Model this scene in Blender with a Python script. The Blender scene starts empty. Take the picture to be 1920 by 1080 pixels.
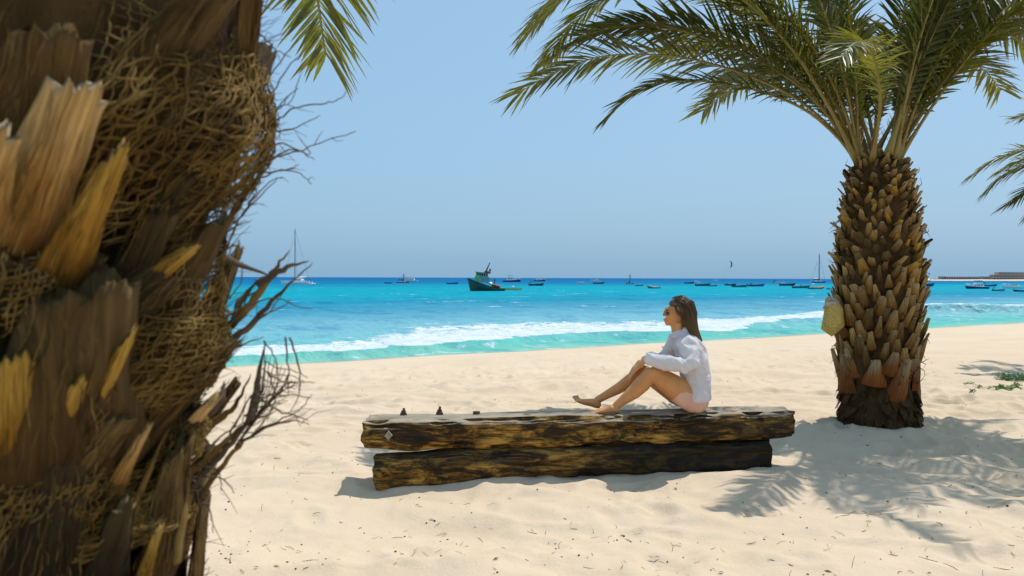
import bpy, bmesh, math, random
import numpy as np
from mathutils import Vector, Matrix, Euler, noise as mnoise

# ------------------------------------------------------------------ camera, sky, sun, exposure
scene = bpy.context.scene
C = scene.collection
PI = math.pi
CAM_H = 1.55            # eye height above the sand
SEA_Z = -0.90           # sea level under the sand at the palms
FPX = 1500.0            # focal length in pixels of a 1920 px wide frame
HZ = 520.8              # image row of the optical axis
ROLL = 0.0034

cam_data = bpy.data.cameras.new('camera')
cam = bpy.data.objects.new('camera', cam_data)
C.objects.link(cam)
cam_data.sensor_width = 36.0
cam_data.lens = FPX / 1920.0 * 36.0
cam_data.shift_y = -(540.0 - HZ) / 1920.0
cam_data.clip_start = 0.05
cam_data.clip_end = 60000.0
cam.matrix_world = Matrix.Translation((0, 0, CAM_H)) @ Matrix.Rotation(math.radians(90), 4, 'X') @ Matrix.Rotation(ROLL, 4, 'Z')
cam_data.dof.use_dof = True
cam_data.dof.focus_distance = 6.6
cam_data.dof.aperture_fstop = 5.0
scene.camera = cam

SUN_DIR = Vector((0.35, 0.30, 1.0)).normalized()      # towards the sun
sun_el = math.asin(SUN_DIR.z)
sun_az = math.atan2(SUN_DIR.x, SUN_DIR.y)
world = bpy.data.worlds.new('World')
scene.world = world
world.use_nodes = True
wn = world.node_tree.nodes
wl = world.node_tree.links
bg = wn['Background']
sky = wn.new('ShaderNodeTexSky')
sky.sky_type = 'NISHITA'
sky.sun_disc = False
sky.sun_elevation = sun_el
sky.sun_rotation = sun_az
sky.altitude = 0.0
sky.air_density = 1.0
sky.dust_density = 3.4
sky.ozone_density = 1.0
bal = wn.new('ShaderNodeMix')                          # bright even sea haze over the whole sky dome
bal.data_type = 'RGBA'
bal.inputs[0].default_value = 0.6
bal.inputs[7].default_value = (3.8, 7.0, 10.2, 1)
wl.new(sky.outputs[0], bal.inputs[6])
wl.new(bal.outputs[2], bg.inputs[0])
bg.inputs[1].default_value = 0.083

sun_data = bpy.data.lights.new('sun', 'SUN')
sun_data.energy = 3.1
sun_data.angle = math.radians(0.53)
sun_data.color = (1.0, 0.98, 0.94)
sun = bpy.data.objects.new('sun', sun_data)
C.objects.link(sun)
sun.rotation_euler = SUN_DIR.to_track_quat('Z', 'Y').to_euler()
sun.location = (0, 0, 30)

scene.view_settings.view_transform = 'Standard'
scene.view_settings.look = 'None'
scene.view_settings.exposure = 0.25
scene.view_settings.gamma = 1.0
scene.view_settings.use_curve_mapping = False
scene.render.engine = 'CYCLES'
scene.cycles.max_bounces = 6
scene.cycles.transparent_max_bounces = 8
scene.cycles.caustics_reflective = False
scene.cycles.caustics_refractive = False
scene.cycles.use_denoising = True

# ------------------------------------------------------------------ helpers
def ray(px, py):
    dx, dy = px - 960.0, py - HZ
    return Vector(((dx + ROLL * dy) / FPX, 1.0, -(dy - ROLL * dx) / FPX))

def at(px, py, Y):
    """the point seen at a pixel of the photograph when it lies Y metres ahead"""
    d = ray(px, py)
    return Vector((d.x * Y, Y, CAM_H + d.z * Y))

def on_level(px, py, z):
    d = ray(px, py)
    t = (z - CAM_H) / d.z
    return Vector((d.x * t, t, z))

def _hash(ix, iy, iz, seed):
    h = (ix.astype(np.int64) * 374761393 + iy.astype(np.int64) * 668265263 + iz.astype(np.int64) * 2147483647 + seed * 974634777) & 0xffffffff
    h = ((h ^ (h >> 13)) * 1274126177) & 0xffffffff
    h = h ^ (h >> 16)
    return (h & 0xffffff) / float(0xffffff)

def vnoise(x, y, z=None, seed=0):
    """smooth value noise in -1..1 on arrays"""
    x = np.asarray(x, float); y = np.asarray(y, float)
    z = np.zeros_like(x) if z is None else np.asarray(z, float)
    x, y, z = np.broadcast_arrays(x, y, z)
    ix, iy, iz = np.floor(x), np.floor(y), np.floor(z)
    fx, fy, fz = x - ix, y - iy, z - iz
    fx = fx * fx * fx * (fx * (fx * 6 - 15) + 10); fy = fy * fy * fy * (fy * (fy * 6 - 15) + 10); fz = fz * fz * fz * (fz * (fz * 6 - 15) + 10)
    r = 0.0
    for a in (0, 1):
        wa = fx if a else 1 - fx
        for b in (0, 1):
            wb = fy if b else 1 - fy
            for c in (0, 1):
                wc = fz if c else 1 - fz
                r = r + wa * wb * wc * _hash(ix + a, iy + b, iz + c, seed)
    return r * 2 - 1

def smooth01(x, a, b):
    t = np.clip((x - a) / (b - a), 0, 1)
    return t * t * (3 - 2 * t)

class MB:
    """collects shapes; build() links them as one mesh object"""
    def __init__(self):
        self.v = []; self.f = []; self.m = []
    def add(self, verts, faces, mi=0):
        o = len(self.v)
        self.v.extend([tuple(p) for p in verts])
        self.f.extend([tuple(i + o for i in f) for f in faces])
        self.m.extend([mi] * len(faces))
    def loft(self, rings, mi=0, closed=True, cap0=True, cap1=True):
        n = len(rings[0]); vs = [p for r in rings for p in r]; fs = []
        for i in range(len(rings) - 1):
            for j in range(n if closed else n - 1):
                k = (j + 1) % n
                fs.append((i * n + j, i * n + k, (i + 1) * n + k, (i + 1) * n + j))
        if closed and cap0: fs.append(tuple(range(n - 1, -1, -1)))
        if closed and cap1: fs.append(tuple((len(rings) - 1) * n + j for j in range(n)))
        self.add(vs, fs, mi)
    def tube(self, pts, rad, sides=6, mi=0, cap=True, flat=1.0, up=None):
        pts = [Vector(p) for p in pts]
        if not hasattr(rad, '__len__'): rad = [rad] * len(pts)
        rings = []; prev = None
        for i, p in enumerate(pts):
            t = (pts[min(i + 1, len(pts) - 1)] - pts[max(i - 1, 0)])
            if t.length < 1e-9: t = Vector((0, 0, 1))
            t.normalize()
            if prev is None:
                u = Vector(up) if up is not None else (Vector((0, 0, 1)) if abs(t.z) < .9 else Vector((1, 0, 0)))
            else: u = prev
            u = (u - t * u.dot(t))
            if u.length < 1e-6: u = t.orthogonal()
            u.normalize(); prev = u
            w = t.cross(u)
            rings.append([p + (u * math.cos(a) * flat + w * math.sin(a)) * rad[i] for a in [2 * PI * k / sides for k in range(sides)]])
        self.loft(rings, mi, True, cap, cap)
    def box(self, c, s, mi=0, rot=None, taper=(1, 1)):
        c = Vector(c); hx, hy, hz = s[0] / 2, s[1] / 2, s[2] / 2
        vs = []
        for z, tx, ty in ((-hz, 1, 1), (hz, taper[0], taper[1])):
            for x, y in ((-hx, -hy), (hx, -hy), (hx, hy), (-hx, hy)):
                p = Vector((x * tx, y * ty, z))
                if rot is not None: p = rot @ p
                vs.append(c + p)
        self.add(vs, [(3, 2, 1, 0), (4, 5, 6, 7), (0, 1, 5, 4), (1, 2, 6, 5), (2, 3, 7, 6), (3, 0, 4, 7)], mi)
    def ball(self, c, r, nu=10, nv=7, mi=0, rot=None):
        c = Vector(c); r = Vector(r) if hasattr(r, '__len__') else Vector((r, r, r))
        rings = []
        for i in range(nv + 1):
            th = PI * (0.02 + 0.96 * i / nv)
            ring = []
            for k in range(nu):
                a = 2 * PI * k / nu
                p = Vector((r.x * math.sin(th) * math.cos(a), r.y * math.sin(th) * math.sin(a), -r.z * math.cos(th)))
                if rot is not None: p = rot @ p
                ring.append(c + p)
            rings.append(ring)
        self.loft(rings, mi)
    def mesh(self, name, mats, smooth=False):
        me = bpy.data.meshes.new(name)
        me.from_pydata(self.v, [], self.f)
        mats = mats if isinstance(mats, (list, tuple)) else [mats]
        for m in mats: me.materials.append(m)
        if len(mats) > 1: me.polygons.foreach_set('material_index', self.m)
        if smooth: me.polygons.foreach_set('use_smooth', [True] * len(self.f))
        me.update()
        return me
    def build(self, name, mats, parent=None, smooth=False, world=False):
        """parent given: vertices are in the parent's own frame (world=True: in world coordinates)"""
        me = self.mesh(name, mats, smooth)
        o = bpy.data.objects.new(name, me)
        C.objects.link(o)
        if parent is not None:
            o.parent = parent
            if world:
                off = Vector((0, 0, 0)); q = parent
                while q is not None: off += q.location; q = q.parent
                me.transform(Matrix.Translation(-off))
        return o

def place(name, me, parent=None, M=None):
    o = bpy.data.objects.new(name, me)
    C.objects.link(o)
    if parent is not None: o.parent = parent
    if M is not None: o.matrix_basis = M
    return o

def tag(o, label, cat, group=None, kind=None):
    if label: o['label'] = label
    if cat: o['category'] = cat
    if group: o['group'] = group
    if kind: o['kind'] = kind
    return o

def thing(name, label, cat, loc=(0, 0, 0), rz=0.0, group=None):
    o = bpy.data.objects.new(name, None)
    C.objects.link(o)
    o.location = loc; o.rotation_euler = (0, 0, rz)
    o.empty_display_size = 0.2
    return tag(o, label, cat, group)

# ------------------------------------------------------------------ material helpers
class NT:
    def __init__(self, name):
        self.mat = bpy.data.materials.new(name); self.mat.use_nodes = True
        self.nt = self.mat.node_tree; self.n = self.nt.nodes; self.l = self.nt.links
        self.bsdf = self.n['Principled BSDF']; self.out = self.n['Material Output']
        self._co = None
    def node(self, t, **kw):
        x = self.n.new(t)
        for k, v in kw.items(): setattr(x, k, v)
        return x
    def link(self, a, b): self.l.new(a, b)
    def co(self, kind='Object'):
        if self._co is None: self._co = self.node('ShaderNodeTexCoord')
        return self._co.outputs[kind]
    def mapping(self, vec, scale=(1, 1, 1), rot=(0, 0, 0), loc=(0, 0, 0)):
        m = self.node('ShaderNodeMapping')
        m.inputs['Scale'].default_value = scale; m.inputs['Rotation'].default_value = rot; m.inputs['Location'].default_value = loc
        self.link(vec, m.inputs['Vector'])
        return m.outputs[0]
    def noise(self, vec, scale=5, detail=4, rough=0.55, dist=0.0):
        x = self.node('ShaderNodeTexNoise')
        x.inputs['Scale'].default_value = scale; x.inputs['Detail'].default_value = detail
        x.inputs['Roughness'].default_value = rough; x.inputs['Distortion'].default_value = dist
        if vec is not None: self.link(vec, x.inputs['Vector'])
        return x.outputs['Fac']
    def ramp(self, fac, stops, interp='LINEAR'):
        r = self.node('ShaderNodeValToRGB'); cr = r.color_ramp; cr.interpolation = interp
        while len(cr.elements) < len(stops): cr.elements.new(0.5)
        for e, (p, c) in zip(cr.elements, stops):
            e.position = p
            e.color = (c, c, c, 1) if not hasattr(c, '__len__') else (c[0], c[1], c[2], 1)
        self.link(fac, r.inputs[0])
        return r.outputs[0]
    def mix(self, fac, a, b, mode='MIX'):
        m = self.node('ShaderNodeMix', data_type='RGBA', blend_type=mode)
        for s, val in ((0, fac), (6, a), (7, b)):
            if isinstance(val, bpy.types.NodeSocket): self.link(val, m.inputs[s])
            elif s == 0: m.inputs[0].default_value = val
            else: m.inputs[s].default_value = (val[0], val[1], val[2], 1)
        return m.outputs[2]
    def math(self, op, a, b=None, clamp=False):
        m = self.node('ShaderNodeMath', operation=op, use_clamp=clamp)
        for i, val in enumerate((a, b)):
            if val is None: continue
            if isinstance(val, bpy.types.NodeSocket): self.link(val, m.inputs[i])
            else: m.inputs[i].default_value = val
        return m.outputs[0]
    def bump(self, h, strength=0.3, dist=0.01, normal=None):
        b = self.node('ShaderNodeBump'); b.inputs['Strength'].default_value = strength; b.inputs['Distance'].default_value = dist
        self.link(h, b.inputs['Height'])
        if normal is not None: self.link(normal, b.inputs['Normal'])
        return b.outputs[0]
    def set(self, **kw):
        for k, v in kw.items():
            s = self.bsdf.inputs[{'color': 'Base Color', 'rough': 'Roughness', 'metal': 'Metallic', 'spec': 'Specular IOR Level', 'normal': 'Normal', 'alpha': 'Alpha', 'sss': 'Subsurface Weight', 'emis': 'Emission Color'}[k]]
            if isinstance(v, bpy.types.NodeSocket): self.link(v, s)
            elif hasattr(v, '__len__'): s.default_value = (v[0], v[1], v[2], 1)
            else: s.default_value = v
        return self

def paint(name, col, rough=0.5, var=0.12, scale=3.0, metal=0.0):
    t = NT(name)
    n = t.noise(t.co(), scale, 5)
    dark = tuple(c * (1 - var * 2) for c in col); lite = tuple(min(1, c * (1 + var)) for c in col)
    t.set(color=t.ramp(n, [(0.3, dark), (0.7, lite)]), rough=rough, metal=metal)
    return t.mat
# ------------------------------------------------------------------ the beach
TH = math.atan2(0.54, 0.84)             # the shoreline runs along t, the sea lies towards s
def ts(x, y): return 0.8412 * x + 0.5407 * y, -0.5407 * x + 0.8412 * y
def xy(t, s): return 0.8412 * t - 0.5407 * s, 0.5407 * t + 0.8412 * s

_rng = np.random.RandomState(5)
FOOT = []
for k in range(520):
    FOOT.append((_rng.uniform(-4, 11), _rng.uniform(4.2, 17), _rng.uniform(0, PI), _rng.uniform(.7, 1.25)))

def sand_height(x, y, fine=True):
    x = np.asarray(x, float); y = np.asarray(y, float)
    t, s = ts(x, y)
    u = s - 9.0
    sp = np.where(u > 0, u * u / (np.abs(u) + 1.6), 0)
    z = -0.9 / 12.02 * sp
    z = np.maximum(z, -4.0)
    near = 1 - smooth01(s, 16, 21)
    z = z + 0.045 * vnoise(x * .42 + 3, y * .6, seed=1) * (0.35 + .65 * near)
    wx = x + .35 * vnoise(x * .7, y * .7, seed=7); wy = y + .22 * vnoise(x * .6, y * 1.1, seed=8)
    z = z + near * (0.040 * vnoise(wx * 1.05, wy * 2.5, seed=2) + 0.026 * vnoise(wx * 2.4, wy * 4.4, seed=3))
    r = 1 - np.abs(vnoise(wx * 1.3, wy * 3.1, seed=11))
    z = z + near * 0.034 * (r * r - .45)
    if fine:
        z = z + near * (0.0125 * vnoise(wx * 6.0, wy * 8.0, seed=4) + 0.0045 * vnoise(x * 17, y * 19, seed=5))
    # a shallow mound against the log's foot and around the palm
    z = z + 0.05 * np.exp(-(((x - 0.5) / 1.9) ** 2 + ((y - 6.42) / .5) ** 2))
    z = z + 0.03 * np.exp(-(((x - 3.77) / .8) ** 2 + ((y - 8.2) / .8) ** 2))
    return z

def zs(x, y): return float(sand_height(np.array([x]), np.array([y]))[0])

def grade(a, b, fine, lo, hi, g=1.09, mx=60):
    """positions from lo to hi, 'fine' apart between a and b and growing outwards"""
    mid = list(np.arange(a, b, fine))
    up, st, p = [], fine, mid[-1]
    while p < hi: st = min(st * g, mx); p += st; up.append(p)
    dn, st, p = [], fine, mid[0]
    while p > lo: st = min(st * g, mx); p -= st; dn.append(p)
    return np.array(dn[::-1] + mid + up)

def grid_mesh(name, X, Y, Z):
    ny, nx = X.shape
    me = bpy.data.meshes.new(name)
    co = np.stack([X.ravel(), Y.ravel(), Z.ravel()], 1).astype(np.float32)
    me.vertices.add(nx * ny); me.vertices.foreach_set('co', co.ravel())
    i = np.arange(nx * ny).reshape(ny, nx)
    q = np.stack([i[:-1, :-1].ravel(), i[:-1, 1:].ravel(), i[1:, 1:].ravel(), i[1:, :-1].ravel()], 1).astype(np.int32)
    me.loops.add(q.size); me.loops.foreach_set('vertex_index', q.ravel())
    me.polygons.add(len(q)); me.polygons.foreach_set('loop_start', np.arange(0, q.size, 4, dtype=np.int32))
    me.polygons.foreach_set('use_smooth', np.ones(len(q), bool))
    me.update(calc_edges=True)
    return me

gx = grade(-3.2, 6.5, 0.026, -400, 400)
gy = grade(4.0, 11.0, 0.026, -300, 500, g=1.03)
GX, GY = np.meshgrid(gx, gy)
GZ = sand_height(GX, GY)
fx, fy = np.searchsorted(gx, -4), np.searchsorted(gx, 11)
for (ax, ay, ang, sc) in FOOT:
    i0, i1 = np.searchsorted(gx, (ax - .5, ax + .5)); j0, j1 = np.searchsorted(gy, (ay - .5, ay + .5))
    if i1 - i0 < 2 or j1 - j0 < 2: continue
    dx = GX[j0:j1, i0:i1] - ax; dy = GY[j0:j1, i0:i1] - ay
    lx = (dx * math.cos(ang) + dy * math.sin(ang)) / (.15 * sc); ly = (-dx * math.sin(ang) + dy * math.cos(ang)) / (.075 * sc)
    rr = lx * lx + ly * ly
    dep = .017 + .016 * (ay > 6.9)
    GZ[j0:j1, i0:i1] += -dep * np.exp(-rr * 1.1) + dep * .55 * np.exp(-((np.sqrt(rr) - 1.55) / .42) ** 2)

t = NT('sand')
o = t.co()
n1 = t.noise(o, 0.55, 5); n2 = t.noise(o, 6.0, 6, .6); n3 = t.noise(o, 160.0, 3, .7)
c1 = t.ramp(n1, [(0.3, (.62, .475, .325)), (0.7, (.68, .535, .385))])
c2 = t.mix(t.math('MULTIPLY', n2, .55), c1, (.58, .43, .29))
c3 = t.mix(t.ramp(n3, [(.28, .5), (.42, 0.0)]), c2, (.30, .23, .15))
# damp sand along the swash line
sx = t.node('ShaderNodeSeparateXYZ'); t.link(o, sx.inputs[0])
zz = t.math('ADD', sx.outputs[2], t.math('MULTIPLY', n1, .06))
wet = t.ramp(zz, [(0.0, 1.0), (0.001, 1.0)])
mr = t.node('ShaderNodeMapRange'); mr.inputs[1].default_value = -0.87; mr.inputs[2].default_value = -0.80; mr.inputs[3].default_value = 1; mr.inputs[4].default_value = 0
t.link(zz, mr.inputs[0])
c4 = t.mix(mr.outputs[0], c3, (.33, .27, .18))
b1 = t.bump(t.noise(o, 38, 5, .65), .55, .012)
b2 = t.bump(n3, .35, .003, b1)
t.set(color=c4, rough=t.ramp(mr.outputs[0], [(0, .95), (1, .45)]), spec=0.12, normal=b2)
M_SAND = t.mat
me = grid_mesh('sand', GX, GY, GZ); me.materials.append(M_SAND)
beach = bpy.data.objects.new('sand_beach', me); C.objects.link(beach); beach['kind'] = 'structure'

# ------------------------------------------------------------------ the sea
WT = np.array([-3000, 0, 6, 10, 15, 20, 24, 28, 33, 38, 44, 52, 57, 63, 75, 95, 3000.])
WF = np.array([23.9, 23.9, 23.7, 23.9, 25.0, 26.3, 25.2, 25.0, 27.2, 29.4, 31.4, 32.2, 32.4, 29.9, 29.0, 30, 30])    # front of the breaking wave
WB = np.array([28.6, 28.6, 28.4, 28.9, 33.0, 36.5, 36.0, 34.5, 34.0, 35.0, 35.0, 34.6, 34.6, 32.6, 31.5, 32, 32])  # back of its foam
tt = grade(-14, 80, 0.16, -24000, 24000, g=1.10, mx=3000)
ss = grade(21.2, 42, 0.11, 20.4, 30000, g=1.025, mx=3000)
TT, SS = np.meshgrid(tt, ss)
wob = .45 * vnoise(TT * .35, SS * 0, seed=31) + .40 * vnoise(TT * 1.0, SS * 0, seed=32) + .25 * vnoise(TT * 2.6, SS * 0, seed=33)
F0 = np.interp(TT, WT, WF) + wob; B0 = np.interp(TT, WT, WB) + wob * 1.6
d = SS - F0
amp = 0.22 + .08 * vnoise(TT * .22, SS * 0, seed=34)
amp = amp * (1 + 1.3 * smooth01(TT, 40, 56))
crest = np.where(d < 0, np.exp(-(d / .75) ** 2), np.exp(-(d / 2.6) ** 2))
fade = 1 / (1 + (np.hypot(TT, SS) / 220) ** 2)
H = amp * crest
H = H + .10 * np.exp(-((SS - 40 - 2 * vnoise(TT * .05, SS * 0, seed=35)) / 2.4) ** 2)
H = H + fade * (.045 * vnoise(TT * .35, SS * 1.1, seed=36) + .028 * vnoise(TT * 1.0, SS * 2.6, seed=37)) * smooth01(SS, 22.5, 27)
H = H + fade * .07 * vnoise(TT * .12, SS * .4, seed=38) * smooth01(SS, 30, 45)
foamzone = smooth01(d, -.25, .35) * (1 - smooth01(SS, B0 - 1.2, B0 + .4))
H = H + foamzone * (.05 * vnoise(TT * 2.2, SS * 2.6, seed=39) + .03 * vnoise(TT * 4.7, SS * 5.1, seed=40))
# foam envelope: solid at the front, patchy behind
rel = (SS - F0) / np.maximum(B0 - F0, .3)
env = smooth01(d, -.45, .10) * (1.0 - .44 * np.clip(rel, 0, 1.6))
env = env * (1 - smooth01(rel, .85, 1.25))
env = np.where(rel < .38, np.maximum(env, .98 * smooth01(d, -.35, .12)), env)
swash = np.exp(-((SS - 22.55 - .25 * vnoise(TT * .5, SS * 0, seed=41)) / .16) ** 2) * .55
lace = .42 * smooth01(SS, 23.0, 23.6) * (1 - smooth01(d, -.6, -.1)) * (SS < F0)
back = .40 * np.exp(-((SS - B0 - 1.2) / .5) ** 2)
env = np.maximum.reduce([env, swash, lace * .75, back])
caps = .36 * smooth01(vnoise(TT * .16, SS * .5, seed=43), .45, .8) * smooth01(SS, 38, 55) * (1 - smooth01(SS, 160, 300))
env = np.maximum(env, caps)
me = grid_mesh('sea', TT, SS, H)
at_ = me.attributes.new('foam', 'FLOAT', 'POINT'); at_.data.foreach_set('value', env.ravel().astype(np.float32))

t = NT('sea_water')
o = t.co()
sx = t.node('ShaderNodeSeparateXYZ'); t.link(o, sx.inputs[0])
patch = t.noise(t.mapping(o, (.012, .028, 1)), 1.0, 3, .5)
patch2 = t.noise(t.mapping(o, (.05, .16, 1)), 1.0, 3, .5)
sdist = t.math('SUBTRACT', sx.outputs[1], 20.0)
lg = t.math('LOGARITHM', t.math('MAXIMUM', sdist, .5), 10.0)
lg = t.math('ADD', lg, t.math('MULTIPLY', t.math('SUBTRACT', patch, .5), .34))
lg = t.math('ADD', lg, t.math('MULTIPLY', t.math('SUBTRACT', patch2, .5), .18))
lg = t.math('ADD', lg, t.math('MULTIPLY', sx.outputs[0], .0000001))
fac = t.math('DIVIDE', lg, 3.2)
# water over sand, over weed, then deepening outwards
body = t.ramp(fac, [(0.07, (.50, .54, .42)), (0.11, (.22, .46, .37)), (0.20, (.10, .41, .35)), (0.30, (.16, .42, .43)), (0.395, (.155, .375, .44)),
                    (0.46, (.085, .29, .385)), (0.53, (.012, .23, .34)), (0.60, (.001, .29, .37)), (0.68, (.0005, .285, .36)), (0.77, (.0005, .15, .30)), (0.9, (.0005, .115, .275))])
w1 = t.noise(t.mapping(o, (.55, 1.7, 1)), 1.0, 6, .62)
w2 = t.noise(t.mapping(o, (2.6, 6.5, 1)), 1.0, 4, .6)
w3 = t.noise(t.mapping(o, (.10, .36, 1)), 1.0, 5, .65)
ch1 = t.noise(t.mapping(o, (.55, .26, 1)), 1.0, 4, .62, .3)
ch2 = t.noise(t.mapping(o, (.16, .075, 1)), 1.0, 4, .6, .2)
ch3 = t.noise(t.mapping(o, (1.7, .75, 1)), 1.0, 3, .6)
chs = t.math('ADD', t.math('MULTIPLY', ch1, .5), t.math('ADD', t.math('MULTIPLY', ch2, .3), t.math('MULTIPLY', ch3, .2)))
body = t.mix(t.ramp(chs, [(.50, 0.0), (.60, .62)]), body, t.mix(1.0, body, (.38, .60, .80), 'MULTIPLY'))  # wave shading put into the water colour: darker wavelets, then lighter ones
body = t.mix(t.ramp(chs, [(.36, .45), (.47, 0.0)]), body, t.mix(1.0, body, (1.5, 1.25, 1.15), 'MULTIPLY'))
f_att = t.node('ShaderNodeAttribute', attribute_name='foam')
fn = t.noise(t.mapping(o, (1.7, 1.1, 1)), 1.0, 8, .70, .8)
fn2 = t.noise(t.mapping(o, (.35, .6, 1)), 1.0, 4, .6, .6)
fsum = t.math('ADD', t.math('MULTIPLY', fn, .62), t.math('MULTIPLY', fn2, .38))
foam = t.math('ADD', f_att.outputs['Fac'], t.math('MULTIPLY', t.math('SUBTRACT', fsum, .5), 2.3))
foam = t.ramp(foam, [(.40, 0.0), (.66, 1.0)])
foam = t.math('MULTIPLY', foam, t.ramp(f_att.outputs['Fac'], [(.05, 0.0), (.22, 1.0)]))
col = t.mix(foam, body, t.ramp(fn, [(.3, (.44, .52, .56)), (.6, (.64, .67, .69))]))
nb = t.bump(chs, .6, 1.2)
nb = t.bump(w1, .55, .30, nb)
nb = t.bump(w2, .35, .06, nb)
nb = t.bump(t.math('MULTIPLY', foam, fn), .5, .10, nb)
dif = t.node('ShaderNodeBsdfDiffuse'); t.link(col, dif.inputs[0]); t.link(nb, dif.inputs['Normal'])
glo = t.node('ShaderNodeBsdfGlossy'); glo.inputs['Roughness'].default_value = .22; t.link(nb, glo.inputs['Normal'])
fre = t.node('ShaderNodeFresnel'); fre.inputs[0].default_value = 1.33; t.link(nb, fre.inputs['Normal'])
refl = t.math('MULTIPLY', t.math('MINIMUM', t.math('MULTIPLY', fre.outputs[0], .4), .055), t.math('SUBTRACT', 1.0, foam))
mixs = t.node('ShaderNodeMixShader'); t.link(refl, mixs.inputs[0]); t.link(dif.outputs[0], mixs.inputs[1]); t.link(glo.outputs[0], mixs.inputs[2])
t.link(mixs.outputs[0], t.out.inputs[0]); t.n.remove(t.bsdf)
M_SEA = t.mat
me.materials.append(M_SEA)
sea = bpy.data.objects.new('sea_water', me); C.objects.link(sea); sea['kind'] = 'structure'
sea.location = (0, 0, SEA_Z); sea.rotation_euler = (0, 0, TH)
# ------------------------------------------------------------------ palm materials
def boot_material(name, base, mid, tip, var=.35, rough=.85):
    t = NT(name)
    o = t.co()
    info = t.node('ShaderNodeObjectInfo')
    sx = t.node('ShaderNodeSeparateXYZ'); t.link(o, sx.inputs[0])
    off = t.node('ShaderNodeVectorMath', operation='ADD'); t.link(o, off.inputs[0])
    cb = t.node('ShaderNodeCombineXYZ')
    for i in range(3): t.link(t.math('MULTIPLY', info.outputs['Random'], 37.0 + 11 * i), cb.inputs[i])
    t.link(cb.outputs[0], off.inputs[1])
    v = off.outputs[0]
    fib = t.noise(t.mapping(v, (5, 26, 1.3)), 1.0, 8, .72, .8)
    blot = t.noise(t.mapping(v, (2.2, 2.6, 2.0)), 1.0, 5, .6)
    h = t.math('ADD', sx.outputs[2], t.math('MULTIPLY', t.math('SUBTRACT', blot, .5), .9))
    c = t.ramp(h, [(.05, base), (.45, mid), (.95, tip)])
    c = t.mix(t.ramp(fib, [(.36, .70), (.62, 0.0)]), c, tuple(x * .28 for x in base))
    c = t.mix(t.ramp(blot, [(.62, 0.0), (.78, .55)]), c, tuple(x * .42 for x in mid))
    hsv = t.node('ShaderNodeHueSaturation')
    t.link(t.math('ADD', t.math('MULTIPLY', info.outputs['Random'], var * 2), 1 - var), hsv.inputs['Value'])
    t.link(c, hsv.inputs['Color'])
    nb = t.bump(fib, .5, .01); nb = t.bump(t.noise(v, 22, 5, .7), .4, .012, nb)
    t.set(color=hsv.outputs[0], rough=rough, spec=.15, normal=nb)
    return t.mat

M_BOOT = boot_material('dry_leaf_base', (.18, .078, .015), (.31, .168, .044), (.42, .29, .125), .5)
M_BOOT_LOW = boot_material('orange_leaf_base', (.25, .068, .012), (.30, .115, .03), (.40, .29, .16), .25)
M_BOOT_TAN_LIT = boot_material('sunlit_tan_leaf_base', (.12, .052, .010), (.46, .245, .065), (.66, .43, .17), .08)  # tan raised so the colour carries the sunlight on these pieces
M_BOOT_OCHRE_LIT = boot_material('sunlit_ochre_leaf_base', (.07, .030, .006), (.42, .20, .020), (.66, .40, .075), .12)  # golden sunlight painted in by brightening the ochre
M_BOOT_GREY = boot_material('grey_leaf_base', (.075, .038, .009), (.115, .068, .020), (.155, .098, .034), .25)  # darker foot puts the shade of the gaps into the colour
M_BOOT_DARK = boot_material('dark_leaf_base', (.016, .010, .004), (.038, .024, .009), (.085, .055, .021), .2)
M_CUT = paint('cut_leaf_base', (.48, .37, .23), .9, .25, 9)

t = NT('fibrous_trunk')
o = t.co()
f1 = t.noise(t.mapping(o, (22, 22, 5)), 1.0, 6, .7, .6); f2 = t.noise(o, 5, 4)
t.set(color=t.mix(t.ramp(f2, [(.35, 0.0), (.7, .8)]), t.ramp(f1, [(.3, (.018, .010, .005)), (.7, (.085, .048, .020))]), (.12, .070, .030)), rough=.95, spec=.05, normal=t.bump(f1, 1.0, .03))
M_CORE = t.mat
t = NT('palm_fibre')
o = t.co()
t.set(color=t.ramp(t.noise(o, 9, 5, .6), [(.3, (.045, .026, .007)), (.52, (.16, .095, .022)), (.75, (.33, .215, .075))]), rough=.8, spec=.15)
M_FIBRE = t.mat
M_TWIG = paint('dead_twig', (.105, .070, .038), .85, .35, 12)

def leaf_material(name, ca, cb_, trans):
    t = NT(name)
    o = t.co()
    n = t.noise(o, 2.3, 4); n2 = t.noise(o, 31, 2)
    info = t.node('ShaderNodeObjectInfo')
    k = t.math('ADD', t.math('MULTIPLY', n, .7), t.math('MULTIPLY', n2, .45))
    k = t.math('ADD', k, t.math('MULTIPLY', t.math('SUBTRACT', info.outputs['Random'], .5), .25))
    c = t.ramp(k, [(.35, ca), (.75, cb_)])
    geo = t.node('ShaderNodeNewGeometry')
    t.set(color=c, rough=.42, spec=.45)
    tr = t.node('ShaderNodeBsdfTranslucent'); t.link(t.mix(1.0, c, trans, 'MULTIPLY'), tr.inputs[0])
    mx = t.node('ShaderNodeMixShader'); mx.inputs[0].default_value = .38
    t.link(t.bsdf.outputs[0], mx.inputs[1]); t.link(tr.outputs[0], mx.inputs[2]); t.link(mx.outputs[0], t.out.inputs[0])
    return t.mat
M_LEAF = leaf_material('palm_leaflet', (.042, .070, .016), (.160, .168, .040), (2.0, 1.7, .5))
M_LEAFTIP = paint('dry_leaflet_tip', (.30, .20, .09), .7, .2, 6)
t = NT('palm_midrib')
o = t.co()
sx = t.node('ShaderNodeSeparateXYZ'); t.link(t.co('Generated'), sx.inputs[0])
t.set(color=t.mix(t.noise(o, 4, 4), t.ramp(sx.outputs[0], [(0.0, (.33, .21, .045)), (.35, (.30, .25, .06)), (1, (.17, .20, .06))]), (.20, .15, .04)), rough=.45, spec=.35)
M_RIB = t.mat

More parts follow.
